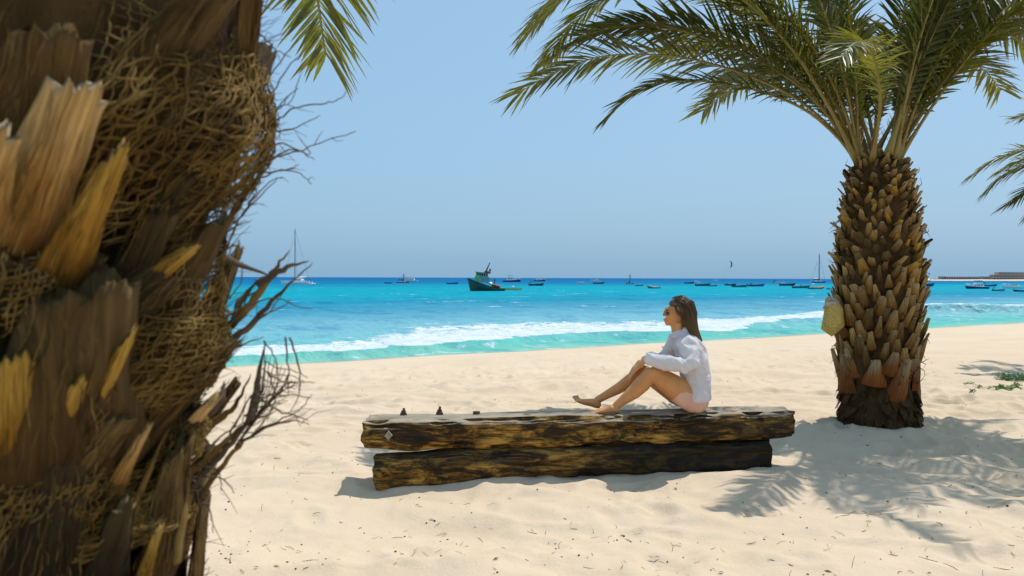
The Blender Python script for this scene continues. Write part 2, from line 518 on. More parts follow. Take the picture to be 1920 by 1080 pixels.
# ------------------------------------------------------------------ leaf bases left on the trunk when fronds were cut
def boot_mesh(name, seed, hi=False, mats=(M_BOOT, M_CUT), tipw=.42, curl=0.0):
    """one unit wide and one unit long: x outwards, y across, z along"""
    r = random.Random(seed)
    ns, no, ni = (22, 33, 9) if hi else (5, 7, 3)
    mb = MB(); rings = []
    skew = r.uniform(-.12, .12)
    cut = [r.uniform(-.04, .04) for _ in range(8)]
    for i in range(ns):
        u = i / (ns - 1)
        w = .5 * (tipw + (1 - tipw) * (1 - u) ** 1.25) * (1.0 if u > .04 else .92)
        th = .27 * (1 - .45 * u) + .03 * math.sin(u * 3)
        ring = []
        def pt(v, outer):
            x = th * (max(0, 1 - abs(v) ** 2.2)) ** .75 if outer else -.02 + .03 * (1 - v * v)
            x += curl * u * u
            z = u
            if u > .9:
                z += (u - .9) * 10 * (.07 * (1 - v * v) + cut[0] * v + cut[1] * math.sin(v * 3.5 + seed))
            y = v * w + skew * u * u
            if hi:
                nn = mnoise.noise(Vector((v * 5 + seed, u * 1.6, seed * .7)))
                n2 = mnoise.noise(Vector((v * 3 + seed, u * 4, 3 + seed * .7)))
                x += .012 * nn + .03 * n2
                y += .02 * n2
                if u > .72: z += (u - .72) * (.30 * mnoise.noise(Vector((v * 4, 5.5, seed * 1.3))) + .22 * mnoise.noise(Vector((v * 13, 9.5, seed * 2.3))))
            else:
                x += .02 * r.uniform(-1, 1); y += .02 * r.uniform(-1, 1)
            return (x, y, z)
        for k in range(no): ring.append(pt(-1 + 2 * k / (no - 1), True))
        for k in range(ni): ring.append(pt(1 - 2 * (k + 1) / (ni + 1), False))
        rings.append(ring)
    mb.loft(rings, 0, True, True, False)
    # frayed cut end, dished
    top = rings[-1]; n = len(top)
    c = Vector((0, 0, 0))
    for p in top: c += Vector(p) / n
    c.z -= .05
    o_ = len(mb.v) - n
    mb.v.append(tuple(c))
    for k in range(n):
        mb.f.append((o_ + k, o_ + (k + 1) % n, len(mb.v) - 1)); mb.m.append(1)
    me = mb.mesh(name, list(mats), smooth=hi)
    return me

BOOTS = [boot_mesh('leaf_base', s, False, (M_BOOT, M_CUT), tipw=[.34, .5, .42, .28, .6, .38][s % 6], curl=[0, .1, -.05, .12, .05, 0][s % 6]) for s in range(6)]
BOOTS_LOW = [boot_mesh('leaf_base', 10 + s, False, (M_BOOT_LOW, M_CUT), tipw=.34, curl=.05) for s in range(3)]
BOOTS_HI = [boot_mesh('leaf_base', 20 + s, True, (M_BOOT_GREY, M_CUT), tipw=[.5, .36, .6, .42, .3][s], curl=[.0, .12, -.06, .15, .05][s]) for s in range(5)]

def frame(loc, zax, out, sx, sy, sz):
    z = Vector(zax).normalized(); x = Vector(out); x = (x - z * x.dot(z)).normalized(); y = z.cross(x)
    return Matrix(((x.x * sx, y.x * sy, z.x * sz, loc[0]), (x.y * sx, y.y * sy, z.y * sz, loc[1]), (x.z * sx, y.z * sy, z.z * sz, loc[2]), (0, 0, 0, 1)))

# ------------------------------------------------------------------ fronds
def frond_meshes(name, prof, seed, n=84, lmax=.5, start=.2, wid=.0135, droop=.22):
    """prof: (reach, height) points of the midrib in its own vertical plane, base at the origin"""
    r = random.Random(seed)
    P = [Vector((a, 0, b)) for a, b in prof]
    # resample a Catmull-Rom curve
    pts = []
    for i in range(len(P) - 1):
        p0 = P[max(i - 1, 0)]; p1 = P[i]; p2 = P[i + 1]; p3 = P[min(i + 2, len(P) - 1)]
        for k in range(10):
            u = k / 10
            pts.append(.5 * ((2 * p1) + (p2 - p0) * u + (2 * p0 - 5 * p1 + 4 * p2 - p3) * u * u + (3 * p1 - p0 - 3 * p2 + p3) * u ** 3))
    pts.append(P[-1])
    seg = [0]
    for a, b in zip(pts, pts[1:]): seg.append(seg[-1] + (b - a).length)
    L = seg[-1]
    wv = r.uniform(-.10, .10); wv2 = r.uniform(0, 6)
    def pos(u):
        d = u * L
        for i in range(len(seg) - 1):
            if seg[i + 1] >= d or i == len(seg) - 2:
                q = (d - seg[i]) / max(seg[i + 1] - seg[i], 1e-6)
                p = pts[i].lerp(pts[i + 1], q)
                return p + Vector((0, wv * u * u * L * .6 + .02 * math.sin(u * 5 + wv2), 0))
    rib = MB()
    rp = [pos(i / 30) for i in range(31)]
    rr = [(.052 if i < 1 else .040 if i < 2 else .030 if i < 3 else .023) * (1 - .86 * (i / 30) ** .8) + .0015 for i in range(31)]
    rib.tube(rp, rr, 6, 0, True, .75, (0, 0, 1))
    lf = MB()
    for side in (-1, 1):
        for i in range(n):
            u = start + (1 - start) * ((i + r.uniform(-.3, .3)) / (n - 1))
            u = min(max(u, start * .9), .998)
            p = pos(u); tg = (pos(min(u + .01, 1)) - pos(max(u - .01, 0))).normalized()
            sd = tg.cross(Vector((0, 0, 1)))
            sd = sd.normalized() if sd.length > .05 else Vector((0, 1, 0))
            up = sd.cross(tg).normalized()
            k = max(0.0, (u - start) / (1 - start))
            ln = lmax * (.42 + .58 * math.sin(min(1, k * 2.1) * PI / 2)) * (1 - .42 * max(0, k - .55) / .45) * r.uniform(.82, 1.1)
            if k < .12: ln *= .35 + 5 * k
            ang = math.radians(56 - 24 * k ** 1.2 + r.uniform(-8, 8))
            lift = math.radians(r.choice((-4, 14, 34)) * (1 - .5 * k) + r.uniform(-8, 8))
            d = (tg * math.cos(ang) + (sd * side * math.cos(lift) + up * math.sin(lift)) * math.sin(ang)).normalized()
            w = wid * (.75 + .5 * math.sin(min(1, k * 1.6 + .25) * PI / 2)) * r.uniform(.85, 1.15)
            fold = (up * math.cos(r.uniform(-.7, .7)) + sd * math.sin(r.uniform(-.7, .7)))
            nrm = (fold - d * fold.dot(d)).normalized(); lat = d.cross(nrm)
            dr = droop * ln * r.uniform(.3, 1.3)
            vs = []; st = [(0, .35), (.28, 1.0), (.62, .82), (.86, .42)]
            for a, ww in st:
                c = p + d * ln * a + Vector((0, 0, -dr * a * a))
                vs += [c - lat * w * ww + nrm * w * ww * .35, c, c + lat * w * ww + nrm * w * ww * .35]
            vs.append(p + d * ln + Vector((0, 0, -dr)))
            fs = []
            for a in range(3):
                b = a * 3
                fs += [(b, b + 1, b + 4, b + 3), (b + 1, b + 2, b + 5, b + 4)]
            o_ = len(lf.v)
            lf.add(vs, fs, 0)
            lf.add([vs[9], vs[10], vs[11], vs[12]], [(0, 1, 3), (1, 2, 3)], 1 if r.random() < .55 else 0)
    # stiff spines on the stalk
    for side in (-1, 1):
        for i in range(9):
            u = start * (.30 + .72 * (i + r.random() * .5) / 9)
            p = pos(u); tg = (pos(u + .01) - pos(u)).normalized(); sd = tg.cross(Vector((0, 0, 1)))
            sd = sd.normalized() if sd.length > .05 else Vector((0, 1, 0))
            up = sd.cross(tg)
            d = (tg * .75 + sd * side * r.uniform(.3, .7) + up * r.uniform(-.2, .5)).normalized(); l = r.uniform(.06, .15)
            a = d.orthogonal().normalized() * .005; b = d.cross(a)
            rib.add([p + a, p - a * .5 + b, p - a * .5 - b, p + d * l], [(0, 1, 3), (1, 2, 3), (2, 0, 3)])
    return rib.mesh(name, M_RIB, True), lf.mesh('leaflets', [M_LEAF, M_LEAFTIP], False)

def arc(e0, e1, L, pw=1.3, n=9):
    x = z = 0; out = [(0, 0)]
    for i in range(n):
        u = (i + .5) / n
        e = math.radians(e0 + (e1 - e0) * u ** pw)
        x += math.cos(e) * L / n; z += math.sin(e) * L / n
        out.append((x, z))
    return out

FRONDS = {}
def FR(key, prof, seed, **kw): FRONDS[key] = frond_meshes('frond', prof, seed, **kw)
FR('A', [(0, 0), (.28, .36), (.66, .70), (1.12, .93), (1.60, 1.09), (2.05, 1.17), (2.70, 1.16), (3.25, .95), (3.60, .72)], 1, lmax=.60, n=92)
FR('B', [(0, 0), (.25, .28), (.55, .52), (.98, .70), (1.45, .80), (1.9, .80), (2.25, .66), (2.45, .48)], 2, lmax=.46, n=74, start=.3)
FR('C', [(0, 0), (.35, .62), (.75, 1.2), (1.25, 1.68), (1.85, 1.98), (2.45, 1.98), (2.95, 1.72), (3.3, 1.42)], 3, lmax=.62, n=96)
for k, (e0, e1, L) in enumerate([(88, 70, 3.3), (86, 48, 3.5), (82, 30, 3.6), (78, 10, 3.6), (74, -8, 3.6), (68, -15, 3.5), (62, -28, 3.4), (56, -35, 3.2), (50, -38, 3.0)]):
    FR('g%d' % k, arc(e0, e1, L), 30 + k, lmax=.58 if k else .5, n=86, start=.16)
FR('droop', arc(38, -48, 2.9, 1.1), 51, lmax=.56, n=86)
FR('low', arc(20, -62, 2.6, 1.0), 52, lmax=.5, n=80)

def add_frond(palm, key, loc, az, tilt=0.0, sc=1.0, roll=0.0):
    rib, lf = FRONDS[key]
    M = Matrix.Translation(loc) @ Matrix.Rotation(az, 4, 'Z') @ Matrix.Rotation(-tilt, 4, 'Y') @ Matrix.Rotation(roll, 4, 'X') @ Matrix.Scale(sc, 4)
    f = place('frond', rib, palm, M)
    place('leaflets', lf, f)
    return f

def lathe_trunk(prof, seed, nr=56, nz=70, rough=.02):
    """prof: (z, radius)"""
    zz = np.linspace(prof[0][0], prof[-1][0], nz); rr = np.interp(zz, [p[0] for p in prof], [p[1] for p in prof])
    mb = MB(); rings = []
    for z, r0 in zip(zz, rr):
        ring = []
        for k in range(nr):
            a = 2 * PI * k / nr
            r1 = r0 + rough * mnoise.noise(Vector((math.cos(a) * 3 + seed, math.sin(a) * 3, z * 4))) + rough * .7 * mnoise.noise(Vector((math.cos(a) * 9, math.sin(a) * 9 + seed, z * 9)))
            ring.append((math.cos(a) * r1, math.sin(a) * r1, z))
        rings.append(ring)
    mb.loft(rings)
    return mb

# ------------------------------------------------------------------ the palm behind the bench
PB = on_level(1647, 807, 0.0)
palm = thing('palm_tree', 'stocky date palm with whole crown, standing on the sand right of the log bench', 'palm tree', (PB.x, PB.y, zs(PB.x, PB.y) - .03))
RP = [(0, .40), (.06, .375), (.2, .355), (.36, .345), (.45, .32), (.7, .345), (1.0, .375), (1.35, .385), (1.65, .38), (1.95, .37), (2.2, .345), (2.5, .295), (2.66, .245), (2.72, .20), (2.78, .08)]
core = lathe_trunk(RP, 3, rough=.035).build('trunk', M_CORE, palm, True)
rz_ = [p[0] for p in RP]; rr_ = [p[1] for p in RP]
rng = random.Random(12)
z = .40; i = 0
nparts = 0; rear = MB()
while z < 2.80 and i < 900:
    a = i * math.radians(137.508) + rng.uniform(-.10, .10)
    area = float(np.interp(z, [.4, .55, .8, 1.3, 1.7, 2.2, 2.75], [.054, .036, .0175, .0155, .0115, .0085, .0062]))
    R = float(np.interp(z, rz_, rr_))
    q = math.sqrt(area)
    low = z < .56
    W = q * (1.38 if low else 1.10) * rng.uniform(.62, 1.25)
    Ln = q * (1.55 if low else 1.36 if z < 1.6 else 1.18) * rng.uniform(.75, 1.3)
    tl = math.radians(rng.uniform(9, 24) + (3 if z > .8 else 0) + (rng.uniform(0, 16) if rng.random() < .2 else 0))
    if low: tl = math.radians(rng.uniform(4, 11))
    elif z < .8: tl = math.radians(rng.uniform(9, 20))
    if z > 2.2: tl += math.radians(6)
    me = rng.choice(BOOTS_LOW) if z < .66 else rng.choice(BOOTS)
    rad = Vector((math.cos(a), math.sin(a), 0))
    lean = rng.uniform(-.22, .22) * (1 if z < 1.55 else 2.6)
    if z > 1.55 and rng.random() < .35: tl += math.radians(rng.uniform(10, 30))
    ax = rad * math.sin(tl) + Vector((0, 0, math.cos(tl))) + Vector((-rad.y, rad.x, 0)) * lean
    loc = rad * (R - .012) + Vector((0, 0, z - Ln * .30))
    Mb = frame(loc, ax, rad, W * rng.uniform(.8, 1.15), W, Ln)
    i += 1; z += area / (2 * PI * (R + .03))
    if rad.x * -.416 + rad.y * -.909 < -.12 or nparts >= 300:          # the far side of the trunk
        rear.add([Mb @ v.co for v in me.vertices], [tuple(p.vertices) for p in me.polygons]); continue
    nparts += 1
    lb = place('leaf_base', me, core, Mb)
    if rng.random() < .6:
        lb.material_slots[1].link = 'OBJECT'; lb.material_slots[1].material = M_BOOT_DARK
    if z > 1.6 and rng.random() < .35:
        lb.material_slots[0].link = 'OBJECT'; lb.material_slots[0].material = rng.choice((M_BOOT_GREY, M_BOOT_OCHRE_LIT, M_BOOT_GREY))
ro = rear.build('leaf_bases', M_BOOT, core, False); ro['kind'] = 'stuff'
# root mass and loose fibre
fb = MB()
for k in range(520):
    a = rng.uniform(0, 2 * PI); z0 = rng.choice((rng.uniform(.02, .42), rng.uniform(.02, .42), rng.uniform(.4, 2.7)))
    R = float(np.interp(z0, rz_, rr_)) + .005
    p = Vector((math.cos(a) * R, math.sin(a) * R, z0)); rad = Vector((math.cos(a), math.sin(a), 0)); tan = Vector((-rad.y, rad.x, 0))
    up = -1 if z0 < .42 else rng.choice((-1, 1))
    l = rng.uniform(.05, .14)
    o2 = .05 if z0 < .42 else .13
    fb.tube([p, p + rad * o2 * .6 + Vector((0, 0, up * l * .5)) + tan * rng.uniform(-.03, .03), p + rad * rng.uniform(.3, 1) * o2 + Vector((0, 0, up * l)) + tan * rng.uniform(-.06, .06)], [.006, .004, .001], 3)
for k in range(170):                       # stubby roots pushing out of the foot
    a = rng.uniform(0, 2 * PI); z0 = rng.uniform(.0, .40); R = float(np.interp(z0, rz_, rr_)) - .01
    rad = Vector((math.cos(a), math.sin(a), 0)); tan = Vector((-rad.y, rad.x, 0)); q = rng.uniform(.010, .030); l = rng.uniform(.03, .085)
    p = rad * R + Vector((0, 0, z0)); e = rad * rng.uniform(.25, .7) - Vector((0, 0, 1)) * rng.uniform(.4, 1) + tan * rng.uniform(-.5, .5)
    fb.tube([p, p + e * l * .5, p + e * l + rad * .01], [q, q * .9, q * rng.uniform(.3, .7)], 6)
for k in range(70):
    a = rng.uniform(0, 2 * PI); z0 = rng.uniform(.16, .42); R = float(np.interp(z0, rz_, rr_)) + .01
    rad = Vector((math.cos(a), math.sin(a), 0)); tan = Vector((-rad.y, rad.x, 0)); w = rng.uniform(.03, .08); l = rng.uniform(.06, .16); o3 = rng.uniform(.015, .07)
    p = rad * R + Vector((0, 0, z0))
    fb.add([p - tan * w, p + tan * w, p + tan * w * .9 + rad * o3 * .6 - Vector((0, 0, l * .5)), p - tan * w * .8 + rad * o3 * .7 - Vector((0, 0, l * .55)), p + tan * w * rng.uniform(-.2, .9) + rad * o3 - Vector((0, 0, l)), p - tan * w * rng.uniform(.1, .9) + rad * o3 * .9 - Vector((0, 0, l * .9))],
           [(0, 1, 2, 3), (3, 2, 4, 5)])
fo = fb.build('loose_fibre', M_CORE, palm, False); fo['kind'] = 'stuff'

def azimuth(deg): return math.radians(deg)
CT = Vector((-.02, 0, 2.70))
def crown(palm, top, items, rng, r0=.18):
    for key, az, tilt, sc in items:
        a = math.radians(az)
        add_frond(palm, key, top + Vector((math.cos(a) * r0, math.sin(a) * r0, rng.uniform(-.03, .06))), a, math.radians(tilt), sc, rng.uniform(-.5, .5))
items = [('C', 170, 0, 1.02), ('C', 163, 3, 1.05), ('C', 8, 2, 1.0), ('A', 170, 4, 1.02), ('B', 160, 3, 1.05), ('C', 152, 0, 1.05), ('g4', 148, 4, 1.08), ('g5', 140, 4, 1.05), ('g5', 30, 4, 1.0), ('C', 24, 0, 1.0), ('C', -6, 0, 1.0), ('g4', 44, 0, 1.05), ('g6', 100, 4, 1.0), ('g4', 84, 0, 1.0), ('g3', 110, 0, 1.0), ('A', 152, 12, 1.02), ('g6', 178, 6, 1.05), ('g4', 174, 0, 1.05), ('g4', 162, 0, 1.05), ('g3', 150, 0, 1.08), ('g2', 158, 4, 1.0),
         ('g6', 8, 3, 1.0), ('g5', 22, 4, 1.0), ('g4', 4, 0, 1.0), ('g3', -12, 0, 1.0), ('g6', 40, 0, 1.0), ('g3', 18, 0, 1.0),
         ('g0', 270, 0, 1.0), ('g1', 60, 0, 1.0), ('g1', 300, 0, 1.0), ('g0', 90, 0, 1.0), ('g1', 20, 0, 1.0), ('g1', 150, 0, 1.0), ('g1', 325, 0, 1.0), ('g2', 345, 0, 1.0),
         ('g4', 66, 0, 1.0), ('g5', 92, 0, 1.0), ('g6', 118, 0, 1.0), ('g2', 75, 0, 1.0), ('g2', 130, 0, 1.0), ('g0', 150, 3, 1.0), ('g0', 0, 3, 1.0),
         ('g1', 140, 0, 1.05), ('g1', 340, 0, 1.05), ('B', 233, 6, .85), ('g0', 310, 0, 1.05), ('g3', 30, 0, 1.0), ('g4', -4, 5, 1.0)]
crown(palm, CT, items, random.Random(4))

# ------------------------------------------------------------------ a second palm, its trunk outside the frame on the right
P2 = Vector((11.75, 13.6, 0))
palm2 = thing('palm_tree', 'palm at right edge of which only drooping green frond tips show against sky and sea', 'palm tree', (P2.x, P2.y, zs(P2.x, P2.y) - .03))
RP2 = [(0, .36), (.4, .33), (1.2, .38), (2.2, .35), (2.7, .22), (2.9, .17)]
core2 = lathe_trunk(RP2, 8, rough=.035).build('trunk', M_CORE, palm2, True)
z = .35; i = 0
while z < 2.75 and i < 220:
    a = i * math.radians(137.508); R = float(np.interp(z, [p[0] for p in RP2], [p[1] for p in RP2])); area = .024
    rad = Vector((math.cos(a), math.sin(a), 0)); q = math.sqrt(area); tl = math.radians(rng.uniform(12, 26))
    ax = rad * math.sin(tl) + Vector((0, 0, math.cos(tl)))
    place('leaf_base', rng.choice(BOOTS), core2, frame(rad * (R - .012) + Vector((0, 0, z - q * .5)), ax, rad, q * 1.1, q * 1.1, q * 1.8))
    z += area / (2 * PI * (R + .03)); i += 1
items2 = [('A', 176, 0, .95), ('A', 184, -4, .92), ('droop', 186, 2, 1.1), ('droop', 176, 6, 1.1), ('low', 178, 6, 1.05), ('g5', 160, 0, 1), ('g6', 205, 0, 1), ('g7', 150, 0, 1), ('g4', 225, 0, 1), ('g5', 250, 0, 1), ('g6', 280, 0, 1), ('g5', 310, 0, 1), ('g6', 340, 0, 1),
          ('g4', 10, 0, 1), ('g5', 40, 0, 1), ('g6', 70, 0, 1), ('g5', 100, 0, 1), ('g4', 130, 0, 1), ('g2', 0, 0, 1), ('g2', 90, 0, 1), ('g2', 180, 0, 1), ('g2', 270, 0, 1), ('g1', 45, 0, 1), ('g1', 225, 0, 1), ('g0', 135, 0, 1)]
crown(palm2, Vector((0, 0, 2.75)), items2, random.Random(5))
# ------------------------------------------------------------------ the palm trunk close by on the left
NC = Vector((-.87, 1.35))
near = thing('palm_tree', 'rough palm trunk filling the left edge, wrapped in brown fibre netting and dead twigs', 'palm tree', (NC.x, NC.y, 0))
RO = [(-.05, .40), (.3, .37), (.8, .36), (1.02, .335), (1.19, .30), (1.28, .325), (1.38, .345), (1.475, .37), (1.57, .355), (1.665, .372), (1.775, .432), (2.06, .437), (2.4, .42), (3.0, .39), (3.6, .29), (3.75, .25)]
def rout(z): return float(np.interp(z, [p[0] for p in RO], [p[1] for p in RO]))
RPN = [(a, b - .06) for a, b in RO]
ncore = lathe_trunk(RPN, 21, nr=90, nz=200, rough=.045).build('trunk', M_CORE, near, True)

def surf(px, py, r):
    """where the line of sight through a pixel meets the near trunk's surface (r = .435 is its outer skin; local coordinates)"""
    r = r - .435 + rout(CAM_H - (py - 521) * 1.40 / 1500)
    d = ray(px, py); dx, dy = d.x, d.y
    a = dx * dx + dy * dy; b = -2 * (dx * NC.x + dy * NC.y); c = NC.x ** 2 + NC.y ** 2 - r * r
    D = b * b - 4 * a * c
    s = (-b - math.sqrt(D)) / (2 * a) if D > 0 else -b / (2 * a)
    return Vector((d.x * s - NC.x, d.y * s - NC.y, CAM_H + d.z * s)), s

def own_material(o, m0, m1=None):
    for i, m in enumerate((m0, m1)):
        if m is None: continue
        o.material_slots[i].link = 'OBJECT'; o.material_slots[i].material = m

rng = random.Random(77)
z = .1; i = 0
while z < 3.6 and i < 290:                       # the regular spiral of leaf bases, hidden from the lens where the explicit ones stand
    a = i * math.radians(137.508) + rng.uniform(-.12, .12)
    R = float(np.interp(z, [p[0] for p in RPN], [p[1] for p in RPN]))
    area = .0285
    az = math.degrees(math.atan2(math.sin(a), math.cos(a)))
    q = math.sqrt(area)
    rad = Vector((math.cos(a), math.sin(a), 0)); tl = math.radians(rng.uniform(10, 24))
    inview = .92 < z < 2.25 and -75 < az < 40
    if not inview or rng.random() < .15:
        ax = rad * math.sin(tl) + Vector((0, 0, math.cos(tl))) + Vector((-rad.y, rad.x, 0)) * (rng.uniform(.2, .7) if inview else rng.uniform(-.2, .2))
        W = q * rng.uniform(.9, 1.15) * (.8 if inview else 1); Ln = q * rng.uniform(1.2, 1.7) * (.75 if inview else 1)
        o = place('leaf_base', rng.choice(BOOTS_HI), ncore, frame(rad * (R - .015) + Vector((0, 0, z - Ln * .4)), ax, rad, W, W, Ln))
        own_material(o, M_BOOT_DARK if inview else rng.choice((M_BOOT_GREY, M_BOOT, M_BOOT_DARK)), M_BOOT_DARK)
    z += area / (2 * PI * (R + .03)); i += 1

EXP = [  # base pixel, tip pixel, width, radius at base and tip, material, mesh
    ((215, 215), (400, -30), 175, .36, .47, M_BOOT_GREY, 0, M_BOOT_OCHRE_LIT),
    ((430, 230), (470, -60), 150, .37, .47, M_BOOT_GREY, 2, M_BOOT_GREY),
    ((30, 330), (70, 70), 260, .37, .46, M_BOOT_GREY, 0, M_BOOT_GREY),
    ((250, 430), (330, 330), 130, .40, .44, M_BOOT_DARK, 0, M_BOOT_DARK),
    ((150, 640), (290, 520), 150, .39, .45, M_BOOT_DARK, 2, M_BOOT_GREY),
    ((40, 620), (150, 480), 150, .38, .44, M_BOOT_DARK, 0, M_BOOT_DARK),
    ((20, 470), (120, 180), 175, .40, .49, M_BOOT_TAN_LIT, 2, M_CUT),
    ((-60, 470), (20, 260), 150, .39, .49, M_BOOT_TAN_LIT, 1, M_CUT),
    ((95, 560), (205, 300), 130, .40, .495, M_BOOT_OCHRE_LIT, 4, M_BOOT_TAN_LIT),
    ((215, 580), (285, 400), 140, .38, .45, M_BOOT_DARK, 3, M_BOOT_GREY),
    ((300, 600), (400, 420), 150, .37, .45, M_BOOT_GREY, 1, M_BOOT),
    ((230, 560), (350, 465), 80, .41, .47, M_BOOT_OCHRE_LIT, 4, M_BOOT_OCHRE_LIT),
    ((370, 620), (425, 470), 110, .37, .44, M_BOOT, 3, M_BOOT_GREY),
    ((330, 300), (470, 170), 150, .36, .42, M_BOOT_DARK, 2, M_BOOT_DARK),
    ((105, 880), (125, 560), 380, .38, .46, M_BOOT_GREY, 0, M_BOOT_GREY),
    ((10, 900), (10, 690), 120, .42, .475, M_BOOT_OCHRE_LIT, 2, M_BOOT_OCHRE_LIT),
    ((120, 880), (230, 645), 70, .42, .485, M_BOOT_OCHRE_LIT, 4, M_BOOT_TAN_LIT),
    ((90, 870), (150, 720), 70, .43, .48, M_BOOT_OCHRE_LIT, 1, M_BOOT_OCHRE_LIT),
    ((250, 840), (425, 650), 75, .40, .46, M_BOOT, 2, M_BOOT_GREY),
    ((290, 850), (385, 740), 110, .38, .45, M_BOOT_TAN_LIT, 1, M_BOOT_TAN_LIT),
    ((330, 850), (420, 720), 110, .38, .455, M_BOOT_GREY, 3, M_BOOT_GREY),
    ((290, 1060), (320, 855), 190, .37, .45, M_BOOT_GREY, 0, M_BOOT_GREY),
    ((80, 930), (200, 790), 150, .40, .46, M_BOOT_GREY, 2, M_BOOT_GREY),
    ((200, 940), (265, 810), 60, .42, .48, M_BOOT_TAN_LIT, 4, M_BOOT_TAN_LIT),
    ((350, 1120), (365, 940), 110, .36, .43, M_BOOT, 3, M_BOOT_GREY),
    ((60, 1120), (100, 880), 190, .38, .45, M_BOOT_DARK, 2, M_BOOT_DARK),
    ((180, 1130), (230, 950), 130, .38, .45, M_BOOT_DARK, 1, M_BOOT),
    ((250, 1140), (290, 1000), 60, .41, .46, M_BOOT_OCHRE_LIT, 4, M_BOOT_TAN_LIT),
]
EXPM = []
for (b, tp, wpx, r0, r1, m0, vi, m1) in EXP:
    p0, s0 = surf(b[0], b[1], r0); p1, s1 = surf(tp[0], tp[1], r1)
    mid = (p0 + p1) / 2
    W = wpx * (s0 + s1) / 2 / FPX
    ax = p1 - p0
    o = place('leaf_base', BOOTS_HI[vi], ncore, frame(p0, ax, (mid.x, mid.y, 0), W * .85, W, ax.length * 1.02))
    own_material(o, m0, m1)
    EXPM.append((o.matrix_basis.copy(), vi, m0 in (M_BOOT_TAN_LIT, M_BOOT_OCHRE_LIT)))

def cyl(th, z, r): return Vector((math.cos(th) * r, math.sin(th) * r, z))
def thz(px, py, r):
    p, s = surf(px, py, r); return math.atan2(p.y, p.x), p.z

def net(pxa, pya, pxb, pyb, n1, n2, slope, r0, r1, seed, rad=.0013):
    """woven leaf-sheath fibre over part of the trunk: two crossing families of wavy strands"""
    rg = random.Random(seed); mb = MB()
    ta, za = thz(pxa, pyb, r0); tb, zb = thz(pxb, pya, r0)
    r0 -= .435; r1 -= .435
    for fam in (0, 1):
        n = n1 if fam == 0 else n2
        for k in range(n):
            q = (k + rg.uniform(-.4, .4)) / n
            pts = []; rs = []
            u0 = rg.uniform(-.05, .25); u1 = rg.uniform(.75, 1.08); ns = 18
            ph = rg.uniform(0, 9); R = rad * rg.uniform(.6, 1.7)
            for i in range(ns + 1):
                u = u0 + (u1 - u0) * i / ns
                wv = .045 * mnoise.noise(Vector((u * 4 + ph * .3, k * .25, seed))) + .022 * mnoise.noise(Vector((u * 13, k * .9, seed)))
                if fam == 0: a, b = u, q + slope * (u - .5) + wv * 1.6
                else: a, b = q + .28 * (u - .5) + wv * 1.4, u
                edge = min(1, 4 * min(a + .1, 1.1 - a, b + .1, 1.1 - b))
                if edge < 0: continue
                bulge = math.sin(min(max(a, 0), 1) * PI) * math.sin(min(max(b, 0), 1) * PI)
                r = r0 + (r1 - r0) * bulge ** .6 + .012 * mnoise.noise(Vector((a * 5, b * 5, seed * 2.1))) + (.003 if fam else 0) + .003 * math.sin(i * 2.1 + k)
                zq = za + (zb - za) * b; pts.append(cyl(ta + (tb - ta) * a, zq, r + rout(zq))); rs.append(R)
            if len(pts) > 3:
                rs[0] *= .4; rs[-1] *= .3
                mb.tube(pts, rs, 4)
    o = mb.build('fibre_net', M_FIBRE, near, True); o['kind'] = 'stuff'
    return o

net(120, 165, 560, 420, 24, 34, .45, .437, .462, 1, .0016)
net(150, 190, 520, 400, 12, 22, -.15, .442, .470, 2, .0012)
net(190, 580, 470, 780, 18, 24, -.18, .43, .455, 3, .0013)
net(200, 600, 440, 760, 10, 16, .25, .435, .46, 13, .0010)
net(-20, 470, 120, 620, 14, 12, .2, .43, .455, 4, .0014)
net(-30, 860, 230, 1060, 22, 22, .15, .43, .455, 5, .0012)
net(60, 900, 360, 1090, 18, 22, -.2, .425, .45, 15, .0010)
net(270, 750, 470, 910, 24, 26, .5, .43, .45, 6, .0011)
net(270, 420, 470, 610, 14, 34, .3, .425, .445, 7, .0010)
net(170, 20, 330, 180, 12, 10, -.3, .38, .41, 8, .0011)
net(120, 160, 560, 430, 44, 70, .5, .428, .45, 21, .0006)
net(180, 570, 470, 790, 40, 60, .1, .425, .445, 22, .0006)
net(-40, 820, 380, 1090, 40, 70, -.1, .42, .44, 23, .0006)

# fibres peeling off the leaf bases
for cls, (mat_, n_) in enumerate(((M_FIBRE, 20), (M_BOOT_DARK, 34))):
    fr_ = MB(); rg = random.Random(60 + cls)
    for (Mx, vi, pale) in EXPM:
        if pale and cls == 1: continue
        tipw = [.5, .36, .6, .42, .3][vi]
        for k in range(n_):
            v = rg.uniform(-1.05, 1.05); u0 = rg.uniform(-.05, .75); u1 = min(1.16, u0 + rg.uniform(.2, .6)); pts = []
            bow = rg.uniform(-.06, .06); lift = rg.uniform(.0, .05) * (3 if rg.random() < .18 else 1)
            for i in range(7):
                q = i / 6; u = u0 + (u1 - u0) * q
                w = .5 * (tipw + (1 - tipw) * (1 - min(max(u, 0), 1)) ** 1.25)
                x = .27 * (1 - .45 * u) * max(0, 1 - abs(v) ** 2.2) ** .75 + .02 + lift * q * q + .012 * rg.uniform(-1, 1)
                pts.append(Mx @ Vector((x, v * w + bow * math.sin(q * PI) + .012 * rg.uniform(-1, 1), u)))
            r = rg.uniform(.0004, .0011)
            fr_.tube(pts, [r] * 6 + [r * .3], 3)
    o = fr_.build('loose_fibre', mat_, near, False); o['kind'] = 'stuff'

